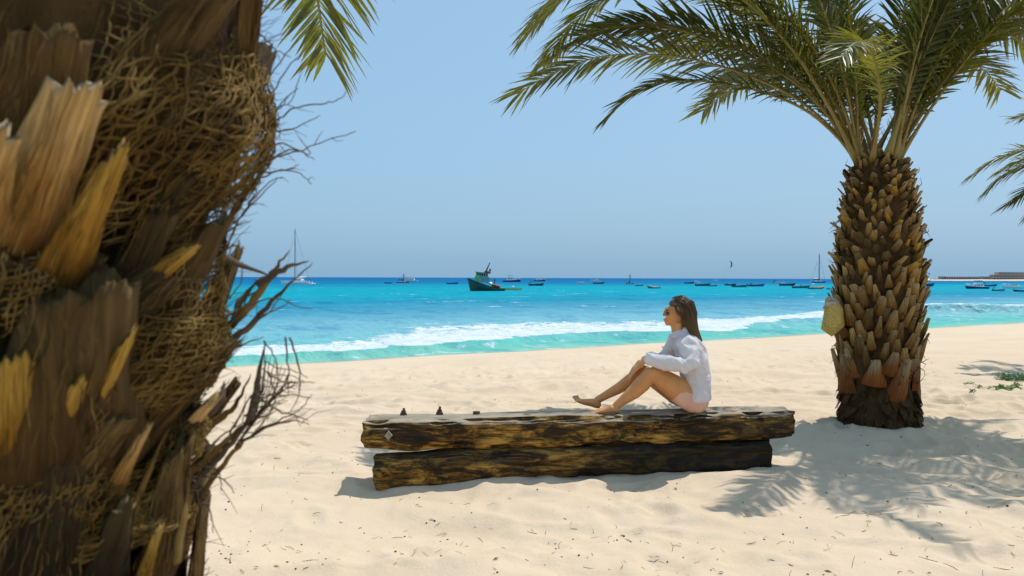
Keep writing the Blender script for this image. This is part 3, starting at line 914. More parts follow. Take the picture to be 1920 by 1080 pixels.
# twigs and dead splinters standing out against the sky and the sea
def strand(pl, Y, w0, w1, seed, jit=.004, sub=5):
    rg = random.Random(seed)
    P = [at(p[0], p[1], Y + (p[2] if len(p) > 2 else 0) + .05 * k / len(pl)) - Vector((NC.x, NC.y, 0)) for k, p in enumerate(pl)]
    pts = []
    for i in range(len(P) - 1):
        p0 = P[max(i - 1, 0)]; p1 = P[i]; p2 = P[i + 1]; p3 = P[min(i + 2, len(P) - 1)]
        for k in range(sub):
            u = k / sub
            q = .5 * ((2 * p1) + (p2 - p0) * u + (2 * p0 - 5 * p1 + 4 * p2 - p3) * u * u + (3 * p1 - p0 - 3 * p2 + p3) * u ** 3)
            pts.append(q + Vector([rg.uniform(-jit, jit) for _ in range(3)]))
    pts.append(P[-1])
    n = len(pts)
    return pts, [(w0 + (w1 - w0) * i / (n - 1)) for i in range(n)]

tw = MB()
TW = [[(478, 325), (520, 295), (560, 283), (610, 264), (668, 246)], [(500, 235), (525, 222), (552, 202), (600, 195), (636, 186), (650, 172)], [(500, 245), (545, 242), (600, 216)],
      [(410, 500), (432, 450), (462, 390), (505, 342), (530, 334)], [(440, 420), (480, 375), (520, 335)], [(470, 345), (520, 320), (555, 322), (585, 345)], [(490, 325), (540, 318), (560, 308)],
      [(440, 215), (490, 165), (530, 110), (560, 72)], [(450, 235), (510, 175), (545, 120), (577, 88)], [(470, 50), (500, 75), (520, 95), (545, 108)], [(460, 150), (500, 120), (510, 98)],
      [(445, 190), (480, 195), (520, 205), (540, 180)], [(460, 225), (490, 205), (540, 195), (556, 160)], [(470, 260), (500, 230), (530, 190), (560, 165)], [(450, 160), (470, 190), (500, 225), (512, 260)],
      [(480, 130), (500, 175), (520, 215), (525, 260)], [(470, 250), (500, 255), (510, 290), (505, 320)], [(500, 280), (530, 270), (580, 290), (565, 262)], [(505, 300), (550, 280), (590, 300)],
      [(420, 440), (450, 420), (470, 415)], [(415, 470), (445, 460), (450, 450)], [(430, 500), (440, 470), (452, 460)],
      [(415, 600), (470, 570), (520, 560), (560, 575), (585, 580)], [(430, 650), (480, 600), (530, 575), (545, 560)], [(425, 620), (460, 560), (490, 545)], [(440, 630), (500, 590), (530, 550)], [(430, 560), (450, 530), (455, 490)],
      [(430, 610), (455, 585), (465, 555), (500, 540)], [(420, 660), (470, 640), (495, 632)], [(495, 640), (510, 660), (520, 690), (517, 740)], [(535, 630), (540, 690), (540, 740)], [(545, 632), (560, 690), (562, 730), (545, 770)],
      [(460, 780), (500, 745), (540, 740), (580, 745)], [(500, 700), (530, 715), (590, 718)], [(450, 830), (520, 790), (560, 770), (585, 740)], [(440, 840), (500, 800), (550, 790), (580, 797)], [(505, 705), (515, 745), (500, 790)],
      [(480, 740), (520, 770), (560, 780), (578, 790)], [(470, 770), (500, 760), (540, 752)], [(440, 800), (470, 745), (500, 720)], [(430, 815), (450, 780), (470, 740)], [(400, 830), (440, 800), (470, 790)],
      [(350, 930), (390, 950), (400, 1000)], [(360, 900), (385, 920), (395, 960)], [(370, 920), (380, 970), (390, 1010)], [(380, 890), (420, 900), (440, 925)], [(370, 870), (410, 885), (415, 920)]]
rng = random.Random(9)
for k, pl in enumerate(TW):
    pts, rs = strand(pl, 1.44 if k < 22 else 1.42, .0019, .0007, k, .0018)
    tw.tube(pts, rs, 4)
    for j in range(rng.randint(0, 3)):
        i = rng.randint(2, len(pts) - 2); p = pts[i]; d = (pts[min(i + 1, len(pts) - 1)] - pts[i - 1]).normalized()
        e = (d + Vector([rng.uniform(-.9, .9) for _ in range(3)])).normalized(); l = rng.uniform(.02, .06)
        tw.tube([p, p + e * l * .5 + Vector((0, 0, rng.uniform(-.006, .01))), p + e * l], [.0009, .0007, .0004], 3)
for k in range(420):                               # frayed ends all along the outline
    py = rng.uniform(0, 1080)
    ex = np.interp(py, [0, 300, 400, 500, 600, 700, 800, 900, 1080], [490, 490, 430, 412, 425, 405, 385, 350, 380])
    a = rng.uniform(-.2, 1.25); l = rng.uniform(20, 75)
    x0 = ex - rng.uniform(5, 60)
    pl = [(x0, py), (x0 + l * .5 * math.cos(a), py - l * .5 * math.sin(a) + rng.uniform(-6, 6)), (x0 + l * math.cos(a), py - l * math.sin(a) + rng.uniform(-10, 10))]
    pts, rs = strand(pl, 1.45, .0010, .0004, 100 + k, .0012, 4)
    tw.tube(pts, rs, 3)
o = tw.build('dead_twigs', M_TWIG, near, True); o['kind'] = 'stuff'

# the mesh of a torn leaf sheath fanning out at the lower right
wm = MB()
for k in range(13):
    q = k / 12
    pl = [(440 + 22 * q, 838 - 28 * q), (470 + 38 * q + 6 * rng.random(), 790 - 40 * q), (492 + 62 * q, 735 - 20 * q + 10 * rng.random()), (500 + 85 * q - 22 * (q > .5) * q, 662 + 70 * q)]
    pts, rs = strand(pl, 1.43, .0014, .0006, 300 + k, .0016); wm.tube(pts, rs, 4)
for k in range(11):
    q = k / 10
    pl = [(446 + 50 * q, 826 - 150 * q), (470 + 48 * q, 815 - 128 * q + 8 * rng.random()), (490 + 62 * q, 795 - 100 * q), (505 + 72 * q, 775 - 66 * q)]
    pts, rs = strand(pl, 1.435, .0011, .0007, 330 + k, .0016); wm.tube(pts, rs, 4)
o = wm.build('fibre_net', M_TWIG, near, True); o['kind'] = 'stuff'

SL = [([(345, 930), (400, 870), (450, 810), (490, 730), (499, 640)], 5, M_TWIG), ([(350, 890), (400, 850), (455, 800), (520, 770)], 6, M_FIBRE), ([(360, 950), (420, 870), (480, 810), (560, 780)], 4, M_FIBRE), ([(330, 870), (390, 800), (440, 760), (470, 700)], 8, M_FIBRE),
      ([(405, 478), (455, 497), (520, 520)], 6, M_TWIG), ([(432, 612), (478, 560), (515, 505), (543, 468)], 7, M_FIBRE), ([(480, 535), (530, 505), (580, 488)], 6, M_TWIG), ([(415, 655), (470, 608), (530, 545), (586, 492)], 5, M_TWIG),
      ([(470, 790), (482, 720), (497, 640)], 7, M_TWIG), ([(300, 820), (360, 740), (428, 640)], 11, M_FIBRE), ([(395, 590), (420, 630), (430, 660)], 9, M_FIBRE), ([(440, 600), (455, 560), (490, 520)], 7, M_TWIG), ([(380, 780), (415, 745), (420, 715)], 10, M_TWIG),
      ([(130, 560), (60, 650), (-20, 690)], 12, M_BOOT_DARK), ([(250, 420), (330, 300), (352, 270)], 6, M_FIBRE), ([(200, 1080), (260, 930), (320, 800)], 8, M_FIBRE), ([(150, 1080), (200, 1000), (260, 880)], 7, M_FIBRE), ([(330, 1060), (345, 960), (350, 900)], 7, M_FIBRE)]
for k, (pl, wpx, m) in enumerate(SL):
    inside = pl[-1][0] < 400 and len(pl) < 5
    Y = 1.22 if inside and pl[0][0] < 260 else (1.30 if inside else 1.43)
    pts, rs = strand(pl, Y, wpx * Y / FPX, .0006, 500 + k, .002, 6)
    rs = [wpx * Y / FPX * (.55 + .6 * math.sin(PI * min(1, .35 + .8 * i / (len(rs) - 1)))) * (1 - (i / (len(rs) - 1)) ** 2.5) + .0006 for i in range(len(rs))]
    mb = MB(); mb.tube(pts, rs, 8, 0, True, .35, (.6, -.8, .1))
    mb.build('dry_splinter', m, near, True)

# its crown, above the frame; one frond hangs into view
NT_TOP = Vector((0, 0, 3.62))
FR('N', [(0, 0), (.30, .10), (.75, .08), (1.25, -.14), (1.75, -.48), (2.2, -.80), (2.55, -1.06)], 71, lmax=.54, n=92, start=.25, droop=.12, wid=.0095)
itn = [('N', 86.2, 2, 1.02), ('g4', 200, 5, .9), ('g5', 230, 5, .9), ('g4', 260, 5, .9), ('g5', 290, 5, .9), ('g4', 170, 5, .9), ('g3', 310, 5, .9), ('g3', 140, 0, .9), ('g1', 120, 0, .9), ('g2', 160, 0, .9),
       ('g1', 190, 0, .9), ('g1', 280, 0, .9), ('g2', 215, 0, .9), ('g2', 300, 0, .9), ('g0', 240, 0, .9), ('g3', 245, 0, .9), ('g3', 185, 0, .9), ('g0', 330, 0, .9), ('g0', 40, 2, .9)]
crown(near, NT_TOP, itn, random.Random(6))
# ------------------------------------------------------------------ the timbers that serve as a bench
def timber_material(name, char):
  t = NT(name)
  o = t.co()
  gn = t.noise(t.mapping(o, (3.0, 26, 30)), 1.0, 8, .72, .9)
  gb = t.noise(t.mapping(o, (2.6, 6, 9)), 1.0, 8, .70, 1.1)
  gc = t.noise(t.mapping(o, (1.3, 3, 4)), 1.0, 4, .6, .4)
  c = t.ramp(gb, [(.34, (.018, .011, .005)), (.45, (.065, .033, .009)), (.51, (.25, .125, .018)), (.60, (.50, .27, .05))])
  c = t.mix(t.ramp(gn, [(.42, .85), (.56, 0.0)]), c, (.013, .009, .005))
  c = t.mix(t.ramp(gc, [(.56, 0.0), (.68, .75)]), c, (.02, .013, .007))
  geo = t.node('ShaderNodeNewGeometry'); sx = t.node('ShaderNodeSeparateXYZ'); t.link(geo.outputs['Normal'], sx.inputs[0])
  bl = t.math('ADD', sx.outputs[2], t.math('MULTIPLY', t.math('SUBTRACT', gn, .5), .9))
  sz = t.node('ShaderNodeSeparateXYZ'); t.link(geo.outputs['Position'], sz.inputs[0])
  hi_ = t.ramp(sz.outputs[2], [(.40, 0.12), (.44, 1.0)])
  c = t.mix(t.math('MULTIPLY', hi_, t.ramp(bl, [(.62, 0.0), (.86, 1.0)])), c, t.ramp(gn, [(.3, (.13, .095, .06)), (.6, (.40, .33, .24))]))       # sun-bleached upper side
  chip = t.noise(t.mapping(o, (4.5, 22, 26)), 1.0, 4, .6, .3)
  c = t.mix(t.ramp(chip, [(.70, 0.0), (.74, .8)]), c, (.45, .42, .36))
  if char:
    xo = t.node('ShaderNodeSeparateXYZ'); t.link(geo.outputs['Position'], xo.inputs[0])
    xm = t.math('ADD', t.math('MULTIPLY', xo.outputs[0], .5), t.math('MULTIPLY', gc, .5))
    c = t.mix(t.ramp(xm, [(.30, 0.0), (.85, .88)]), c, (.012, .010, .007))
  t.set(color=c, rough=.78, spec=.22, normal=t.bump(gn, .8, .012))
  return t.mat
M_TIMBER = timber_material('weathered_timber', False)
M_CHARRED = timber_material('charred_timber', True)
t = NT('log_end_grain')
o = t.co()
wv = t.node('ShaderNodeTexWave', wave_type='RINGS', rings_direction='X'); wv.inputs['Scale'].default_value = 14; wv.inputs['Distortion'].default_value = 3
t.link(o, wv.inputs['Vector'])
t.set(color=t.mix(wv.outputs['Fac'], (.46, .25, .05), (.30, .15, .025)), rough=.8, normal=t.bump(t.noise(o, 30, 5), .5, .01))
M_END = t.mat
M_RUST = paint('rusty_iron', (.13, .07, .04), .8, .35, 30)
M_NUT = paint('weathered_iron_nut', (.34, .27, .20), .7, .3, 40)

def timber(x0, x1, sec, seed, crack=.012, groove=.035, edge=.05, n=260, m=72, ends=(.02, .02)):
    """sec(x) -> (cy, cz, half depth, half height, squareness); a rough beam along x"""
    mb = MB(); rings = []
    xs = np.linspace(x0, x1, n)
    for i, x in enumerate(xs):
        cy, cz, hy, hz, sq = sec(x)
        ring = []
        for k in range(m):
            a = 2 * PI * k / m
            ca, sa = math.cos(a), math.sin(a)
            e = 2 / sq
            y = math.copysign(abs(ca) ** e, ca) * hy; z_ = math.copysign(abs(sa) ** e, sa) * hz
            g = mnoise.noise(Vector((x * 1.3, y * 16, z_ * 16 + seed)))
            g2 = mnoise.noise(Vector((x * 3.1 + 7, y * 34, z_ * 34 + seed)))
            big = mnoise.noise(Vector((x * 2.2 + seed, y * 5, z_ * 5)))
            d = crack * (.5 * big) - crack * 1.5 * max(0, g - .12) ** .7 * 1.2 - crack * .5 * max(0, g2)
            if mnoise.noise(Vector((x * 4.5, k * .13, seed * 3.3))) > .42: d -= crack * 1.1     # split-off flakes
            gr = mnoise.noise(Vector((x * .9 + seed, 3.3, seed)))
            d -= groove * math.exp(-((z_ - hz * (.15 + .9 * gr)) / .011) ** 2) * max(0, .35 + mnoise.noise(Vector((x * 1.9, seed, 8.8)))) * (1 if y < 0 else .3)
            if abs(z_) > hz * .7 and abs(y) > hy * .7: d -= edge * max(0, mnoise.noise(Vector((x * 5.5, math.copysign(3, z_), math.copysign(5, y) + seed))) + .1)
            rr = math.hypot(y, z_) or 1
            y += y / rr * d; z_ += z_ / rr * d
            xx = x
            if i == 0 or i == n - 1: xx += ends[0 if i == 0 else 1] * mnoise.noise(Vector((y * 14, z_ * 14, seed + i)))
            ring.append((xx, cy + y, cz + z_))
        rings.append(ring)
    mb.loft(rings, 0, True, False, False)
    for ri, sgn in ((0, -1), (n - 1, 1)):
        base = ri * m; c = Vector((0, 0, 0))
        for p in rings[ri]: c += Vector(p) / m
        mb.v.append((c.x + .004 * sgn, c.y, c.z)); ci = len(mb.v) - 1
        for k in range(m):
            f = (base + k, base + (k + 1) % m, ci)
            mb.f.append(f if sgn > 0 else f[::-1]); mb.m.append(1)
    return mb

LA = on_level(705, 902, .0); LB = on_level(1436, 880, .0)          # foot of the lower log on the sand
LY0, LY1 = 6.05, 6.45
LX0, LX1 = at(705, 880, LY0).x, at(1437, 860, LY1).x
def ly(x): return LY0 + (LY1 - LY0) * (x - LX0) / (LX1 - LX0)
TOPZ = .50
def sec_low(x):
    u = (x - LX0) / (LX1 - LX0)
    h = .150 - .012 * u + .010 * math.sin(u * 9)
    rd = max(0, 1 - u / .018); h *= 1 - .22 * rd * rd
    top = .268 + .018 * u - .045 * math.exp(-(u / .16) ** 2)
    return ly(x) - .02 * (1 - u), top - h - .03 * (0 if u > .018 else (1 - u / .018) ** 2) * 0, (.165 - .01 * u) * (1 - .22 * rd * rd), h, 2.0 + 1.0 * u
zl = zs((LX0 + LX1) / 2, 6.2)
lower = timber(LX0, LX1, sec_low, 3.0, .018, .045, .04).build('timber_log', [M_CHARRED, M_END], None, True)
lower.location = (0, 0, 0)
tag(lower, 'round dark log half sunk in sand beneath the squared beam', 'log')
UX0, UX1 = at(690, 800, 6.14).x, at(1491, 800, 6.34).x
def sec_up(x):
    u = (x - UX0) / (UX1 - UX0)
    top = TOPZ - .012 + .012 * u + .004 * math.sin(u * 17)
    bot = .240 + .028 * u + .006 * math.sin(u * 23 + 1)
    if u < .11: bot += .035 * (1 - u / .11)
    if .10 < u < .27: bot += .022 * math.sin((u - .10) / .17 * PI)
    if u > .93: bot += .03 * (u - .93) / .07
    return ly(x) + .035, (top + bot) / 2, .185, (top - bot) / 2, 5.0
bench = thing('timber_beam', 'long squared weathered beam with iron bolts, lying on the round log', 'beam', ((UX0 + UX1) / 2, ly((UX0 + UX1) / 2), .26))
timber(UX0, UX1, sec_up, 9.0, .020, .05, .085, n=300, m=84, ends=(.03, .05)).build('beam', [M_TIMBER, M_TIMBER], bench, True, world=True)
# iron: two upright bolts, a third worn flush, a diamond-shaped nut on the front
def bolt(px, dep, h):
    mb = MB(); x = at(px, 775, ly(.0) + dep).x; y = ly(x) + .035 + dep; z0 = TOPZ - .02
    mb.box((x, y, z0 + .012), (.046, .044, .024), 0, Matrix.Rotation(.3, 3, 'Z'))
    mb.tube([(x, y, z0), (x, y, z0 + h * .6), (x + .004, y, z0 + h)], [.011, .0105, .009], 8)
    mb.tube([(x, y, z0 + .024), (x, y, z0 + .044)], [.020, .018], 6)
    mb.build('bolt', M_RUST, bench, False, world=True)
bolt(759, .06, .062); bolt(825, .07, .068)
mb = MB(); x = at(893, 775, 6.2).x; mb.tube([(x, ly(x) + .10, TOPZ - .02), (x, ly(x) + .10, TOPZ + .006)], [.03, .027], 8); mb.build('bolt', M_RUST, bench, False, world=True)
mb = MB(); x = at(732, 815, 6.0).x; yf = ly(x) + .035 - .185; zc = at(732, 816, yf).z
q = [(x + .030 * math.cos(a), 0, zc + .034 * math.sin(a)) for a in (0, PI / 2, PI, 3 * PI / 2)]
mb.loft([[(p[0], yf + .02, p[2]) for p in q], [(p[0], yf - .022, p[2]) for p in q]]); mb.build('nut', M_NUT, bench, False, world=True)
# ------------------------------------------------------------------ the woman on the beam
YW = ly(1.35) + .045
t = NT('tanned_skin')
o = t.co()
n = t.noise(o, 14, 4)
t.set(color=t.ramp(n, [(.3, (.58, .245, .075)), (.7, (.66, .30, .105))]), rough=.42, spec=.4, sss=.06)
t.bsdf.inputs['Subsurface Radius'].default_value = (.02, .008, .004)
M_SKIN = t.mat
t = NT('white_cotton')
o = t.co()
n = t.noise(o, 9, 4, .6, .6)
t.set(color=t.ramp(n, [(.3, (.86, .86, .88)), (.7, (.90, .90, .91))]), rough=.85, spec=.15, normal=t.bump(t.noise(t.mapping(o, (14, 8, 9)), 1.0, 5, .6, 1.2), .35, .02))
tr = t.node('ShaderNodeBsdfTranslucent'); tr.inputs[0].default_value = (.9, .9, .9, 1)
mx = t.node('ShaderNodeMixShader'); mx.inputs[0].default_value = .4
t.link(t.bsdf.outputs[0], mx.inputs[1]); t.link(tr.outputs[0], mx.inputs[2]); t.link(mx.outputs[0], t.out.inputs[0])
M_SHIRT = t.mat
M_SHORTS = paint('peach_shorts', (.72, .42, .30), .8, .06, 10)
t = NT('brown_hair')
o = t.co(); sxh = t.node('ShaderNodeSeparateXYZ'); t.link(t.co('Generated'), sxh.inputs[0])
t.set(color=t.mix(t.noise(t.mapping(o, (30, 30, 3)), 1.0, 4), t.ramp(sxh.outputs[2], [(0.0, (.40, .23, .085)), (.35, (.22, .12, .042)), (.8, (.10, .055, .022))]), (.07, .038, .015)), rough=.38, spec=.5)
M_HAIR = t.mat
M_LENS = paint('dark_lens', (.012, .011, .012), .12, .1, 5)
M_GOLD = paint('gold_wire', (.55, .38, .14), .3, .1, 5, .8)

def W(px, py, dy=0.0):
    d = ray(px, py)                      # taken at the woman's own middle plane, so sizes do not change with dy
    return Vector((d.x * YW, YW + dy, CAM_H + d.z * YW))
person = thing('person', 'woman in white shirt, peach shorts and sunglasses sitting sideways on the beam', 'person', W(1297, 772))

def limb(mb, pts, sides=16):
    P = [W(p[0], p[1], p[2]) for p in pts]; rings = []
    for i, p in enumerate(P):
        tg = (P[min(i + 1, len(P) - 1)] - P[max(i - 1, 0)]).normalized()
        w = Vector((0, 1, 0)); w = (w - tg * w.dot(tg)).normalized(); u = tg.cross(w)
        ru, rw = pts[i][3], pts[i][4]
        rings.append([p + u * math.cos(a) * ru + w * math.sin(a) * rw for a in [2 * PI * k / sides for k in range(sides)]])
    # rounded ends
    for end, r in ((0, rings[0]), (-1, rings[-1])):
        pass
    mb.loft(rings)

def remeshed(name, mb, mat, parent, voxel, smooth=3, fac=.5, disp=None):
    tmp = mb.build('tmp', mat, None)
    m = tmp.modifiers.new('r', 'REMESH'); m.mode = 'VOXEL'; m.voxel_size = voxel
    if smooth:
        s = tmp.modifiers.new('s', 'SMOOTH'); s.factor = fac; s.iterations = smooth
    dg = bpy.context.evaluated_depsgraph_get()
    me = bpy.data.meshes.new_from_object(tmp.evaluated_get(dg))
    bpy.data.objects.remove(tmp)
    me.name = name
    if disp is not None:
        nv = len(me.vertices); co = np.empty(nv * 3, np.float32); me.vertices.foreach_get('co', co); co = co.reshape(-1, 3)
        no = np.empty(nv * 3, np.float32); me.vertices.foreach_get('normal', no); no = no.reshape(-1, 3)
        co = co + no * disp(co)[:, None]
        me.vertices.foreach_set('co', co.astype(np.float32).ravel())
    off = parent.location
    me.transform(Matrix.Translation(-off))
    if not me.materials: me.materials.append(mat)
    me.polygons.foreach_set('use_smooth', [True] * len(me.polygons)); me.update()
    return place(name, me, parent)

bd = MB()
limb(bd, [(1297, 758, 0, .07, .13), (1298, 744, 0, .10, .165), (1300, 715, 0, .095, .145), (1299, 690, 0, .085, .125), (1293, 662, 0, .095, .130), (1285, 645, 0, .065, .115), (1277, 631, 0, .045, .06)])
limb(bd, [(1277, 634, 0, .05, .056), (1270, 619, 0, .046, .05), (1268, 604, 0, .052, .055)])
bd.ball(W(1277, 583), (.090, .074, .094), 20, 14)
bd.ball(W(1263.5, 590), (.067, .058, .084), 20, 14)
bd.ball(W(1257, 602), (.040, .044, .036), 14, 10)
bd.ball(W(1251.5, 606.5), (.021, .022, .018), 12, 8)
bd.tube([W(1249, 580), W(1246, 586), W(1243.6, 590.6)], [.009, .009, .010], 8)
bd.ball(W(1245.0, 591.3), (.011, .013, .009), 10, 8)
bd.ball(W(1246.5, 598.6), (.014, .022, .007), 10, 8); bd.ball(W(1247.3, 601.6), (.014, .020, .007), 10, 8)
bd.ball(W(1250.5, 578.5), (.018, .045, .012), 10, 8)
for sg in (-1, 1): bd.ball(W(1272, 592, .066 * sg), (.016, .010, .028), 10, 8)
# legs: near (towards the camera) and far
limb(bd, [(1304, 750, -.085, .08, .08), (1296, 746, -.09, .106, .095), (1270, 729, -.10, .102, .09), (1243, 711, -.105, .084, .08), (1226, 699, -.105, .068, .064), (1215, 692, -.105, .050, .054)])
limb(bd, [(1219, 691, -.105, .050, .052), (1213, 701, -.105, .060, .057), (1200, 717, -.10, .066, .060), (1185, 732, -.095, .057, .052), (1167, 746, -.09, .041, .040), (1153, 757, -.088, .031, .031), (1150, 765, -.088, .034, .032)])
limb(bd, [(1304, 752, .085, .08, .08), (1294, 750, .09, .094, .09), (1266, 737, .095, .086, .082), (1236, 717, .095, .072, .072), (1212, 700, .095, .058, .058), (1205, 696, .095, .045, .05)])
limb(bd, [(1209, 695, .095, .048, .05), (1202, 703, .095, .055, .052), (1186, 716, .09, .056, .05), (1163, 731, .09, .045, .042), (1139, 744, .09, .034, .034), (1123, 753, .09, .030, .030), (1119, 759, .09, .032, .032)])
def foot(mb, pts, toes, dy):
    limb(mb, pts)
    for k, (x, y, l, r) in enumerate(toes):
        mb.tube([W(x + 12, y - 1.5, dy + (k - 2) * .018), W(x + 4, y - .8, dy + (k - 2) * .020), W(x, y, dy + (k - 2) * .021)], [r * 1.05, r, r * .8], 8)
foot(bd, [(1159, 767, -.088, .020, .024), (1153, 765, -.088, .032, .032), (1142, 763, -.089, .034, .037), (1128, 766.5, -.092, .025, .042), (1115, 769, -.094, .017, .046), (1106, 770, -.094, .012, .042)],
     [(1105, 771.5, 0, .0085), (1103, 771, 0, .0085), (1101.5, 771, 0, .0088), (1100, 770.5, 0, .009), (1098.5, 769.5, 0, .0125)], -.094)
foot(bd, [(1128, 765, .09, .020, .024), (1122, 762, .09, .032, .032), (1112, 758, .09, .034, .037), (1099, 757, .09, .026, .042), (1089, 755.5, .09, .018, .045), (1082, 753.5, .09, .012, .040)],
     [(1082, 755, 0, .0085), (1080, 754, 0, .0085), (1078.5, 753, 0, .0088), (1077, 751.5, 0, .009), (1075.5, 749.5, 0, .0125)], .09)
# arms
limb(bd, [(1285, 643, -.11, .040, .040), (1285, 657, -.172, .034, .034), (1282, 675, -.222, .032, .032), (1270, 680, -.232, .032, .032), (1248, 677, -.205, .032, .030), (1226, 672, -.165, .029, .028), (1206, 672, -.115, .025, .029), (1198, 681, -.075, .021, .034)])
limb(bd, [(1277, 643, .11, .040, .040), (1270, 658, .175, .034, .034), (1258, 677, .22, .032, .032), (1240, 678, .20, .032, .030), (1222, 674, .15, .030, .029), (1212, 675, .09, .022, .033)])
def hand(mb, wrist, knuck, tip, spread, rad=.0088):
    """palm and five fingers; wrist, middle knuckle and middle fingertip given"""
    w, k, tp = wrist, knuck, tip
    d = (k - w).normalized(); s = spread.normalized()
    s = (s - d * s.dot(d)).normalized(); nrm = d.cross(s)
    rings = []
    for q, hw, th in ((0, .026, .019), (.5, .034, .015), (1, .038, .012)):
        c = w.lerp(k, q)
        rings.append([c + s * hw * math.cos(a) + nrm * th * math.sin(a) for a in [2 * PI * i / 14 for i in range(14)]])
    mb.loft(rings)
    v = tp - k
    for i, (off, ln) in enumerate(((-.030, .90), (-.010, 1.0), (.010, .97), (.029, .80))):
        a = k + s * off - d * .008; b = k + s * off * 1.08 + v * ln * .45 + (d * .012); c = k + s * off * 1.05 + v * ln * .78; e = k + s * off + v * ln
        mb.tube([a, b, c, e], [rad, rad * .95, rad * .88, rad * .7], 9)
    a = w.lerp(k, .25) + s * -.028
    mb.tube([a, a - s * .022 + d * .024, a - s * .026 + d * .050 + v * .10, a - s * .020 + d * .064 + v * .2], [rad * 1.25, rad * 1.15, rad, rad * .75], 9)
hand(bd, W(1203, 676, -.10), W(1188, 692, -.035), W(1176.5, 714, .005), W(1200, 700, -.3) - W(1188, 692, -.1))
hand(bd, W(1213, 675, .09), W(1200, 682, .045), W(1186, 697, .03), Vector((.3, 1, .2)))
body = remeshed('body', bd, M_SKIN, person, .0052, 3, .45)

def folds(co):
    x, y, z = co[:, 0], co[:, 1], co[:, 2]
    wx = x + .05 * vnoise(x * 9, y * 9, z * 9, seed=61); wz = z + .05 * vnoise(x * 8, y * 8, z * 8, seed=62)
    a = 1 - np.abs(vnoise(wx * 13 + wz * 9, y * 6, wz * 5 - wx * 4, seed=63))
    b = 1 - np.abs(vnoise(wx * 20, y * 12, wz * 24 + wx * 10, seed=64))
    return .014 * (a ** 3 - .15) + .005 * (b ** 2 - .30)
sh = MB()
for sg in (-1, 1): sh.ball(W(1283, 642, .135 * sg), (.085, .062, .055), 14, 10)
limb(sh, [(1302, 749, 0, .098, .195), (1302, 744, 0, .112, .205), (1303, 728, 0, .115, .198), (1303, 704, 0, .108, .180), (1301, 682, 0, .112, .172), (1294, 658, 0, .116, .172), (1286, 643, 0, .098, .168), (1279, 632, 0, .068, .110), (1274, 623, 0, .054, .064)], 28)
limb(sh, [(1285, 642, -.11, .080, .07), (1285, 656, -.175, .075, .062), (1284, 674, -.225, .066, .058), (1272, 680, -.24, .060, .052), (1246, 677, -.205, .054, .048), (1224, 672, -.165, .046, .044), (1208, 668, -.128, .040, .041)], 20)
limb(sh, [(1278, 641, .12, .078, .07), (1272, 656, .18, .076, .064), (1260, 676, .225, .070, .060), (1244, 680, .215, .058, .052), (1228, 675, .17, .048, .046)], 20)
limb(sh, [(1277, 634, -.02, .07, .09), (1268, 626, -.035, .036, .03), (1262, 632, -.04, .020, .022)], 12)
limb(sh, [(1284, 622, 0, .028, .070), (1279, 617, 0, .026, .066)], 14)
shirt = remeshed('shirt', sh, M_SHIRT, person, .0070, 4, .5, folds)
st = MB()
for sg in (-1, 1):
    limb(st, [(1306, 752, .085 * sg, .085, .088), (1298, 748, .09 * sg, .105, .098), (1280, 740 + 2 * sg, .096 * sg, .101, .094), (1266, 732 + 4 * sg, .1 * sg, .096, .090)], 22)
limb(st, [(1304, 763, 0, .062, .15), (1301, 750, 0, .100, .185), (1301, 725, 0, .104, .165)], 24)
st.ball(W(1301, 748, -.08), (.100, .105, .102), 18, 12); st.ball(W(1301, 748, .08), (.100, .105, .102), 18, 12)
remeshed('shorts', st, M_SHORTS, person, .0062, 3, .5)

# hair: a close volume with loose strands over it
HP = [(1262, 564, .030, .052), (1274, 567, .062, .078), (1284, 576, .078, .086), (1288, 590, .074, .089), (1291, 605, .062, .090), (1296, 621, .054, .088), (1302, 633, .046, .078), (1307, 641, .036, .064), (1310, 645, .020, .046)]
hv = MB()
limb(hv, [(a, b, 0, c * .94, d * .94) for a, b, c, d in HP], 20)
hv.ball(W(1281, 581), (.086, .083, .093), 20, 14); hv.ball(W(1268, 569), (.060, .066, .036), 16, 10)
hair = remeshed('hair', hv, M_HAIR, person, .007, 3, .5)
hs = MB(); rg = random.Random(8)
HC = [W(a, b) for a, b, _, _ in HP]
for k in range(420):
    ph = rg.uniform(0, 2 * PI); sc = rg.uniform(.96, 1.07); i0 = rg.choice((0, 0, 1, 1, 2)); i1 = rg.choice((6, 7, 8, 8, 8))
    pts = []
    tw = rg.uniform(-.25, .25)
    for i in range(i0, i1 + 1):
        tg = (HC[min(i + 1, 8)] - HC[max(i - 1, 0)]).normalized(); w = Vector((0, 1, 0)); u = tg.cross(w)
        a = ph + tw * (i - i0) / 8
        pts.append(HC[i] + u * math.cos(a) * HP[i][2] * sc + w * math.sin(a) * HP[i][3] * sc + Vector([rg.uniform(-.005, .005) for _ in range(3)]) + w * .006 * math.sin(i * 1.7 + ph * 3))
    if i1 == 8: pts.append(pts[-1] + Vector((rg.uniform(0, .02), 0, -rg.uniform(.005, .03))))
    n = len(pts)
    hs.tube(pts, [.0016 if 0 < i < n - 1 else .0007 for i in range(n)], 4)
for k in range(16):                      # wisps blown over the cheek and ear
    y0 = rg.uniform(566, 574); dy = -rg.uniform(.06, .082)
    hs.tube([W(1258 + rg.uniform(0, 6), y0, dy), W(1265 + rg.uniform(-2, 3), y0 + 14, dy - .012), W(1276 + rg.uniform(-3, 6), y0 + 24 + rg.uniform(-3, 6), dy - .012), W(1290, y0 + 30 + rg.uniform(-4, 16), dy)], [.0013, .0015, .0013, .0006], 4)
me = hs.mesh('hair_strands', M_HAIR, True); me.transform(Matrix.Translation(-person.location)); s_ = place('hair_strands', me, hair); s_['kind'] = 'stuff'

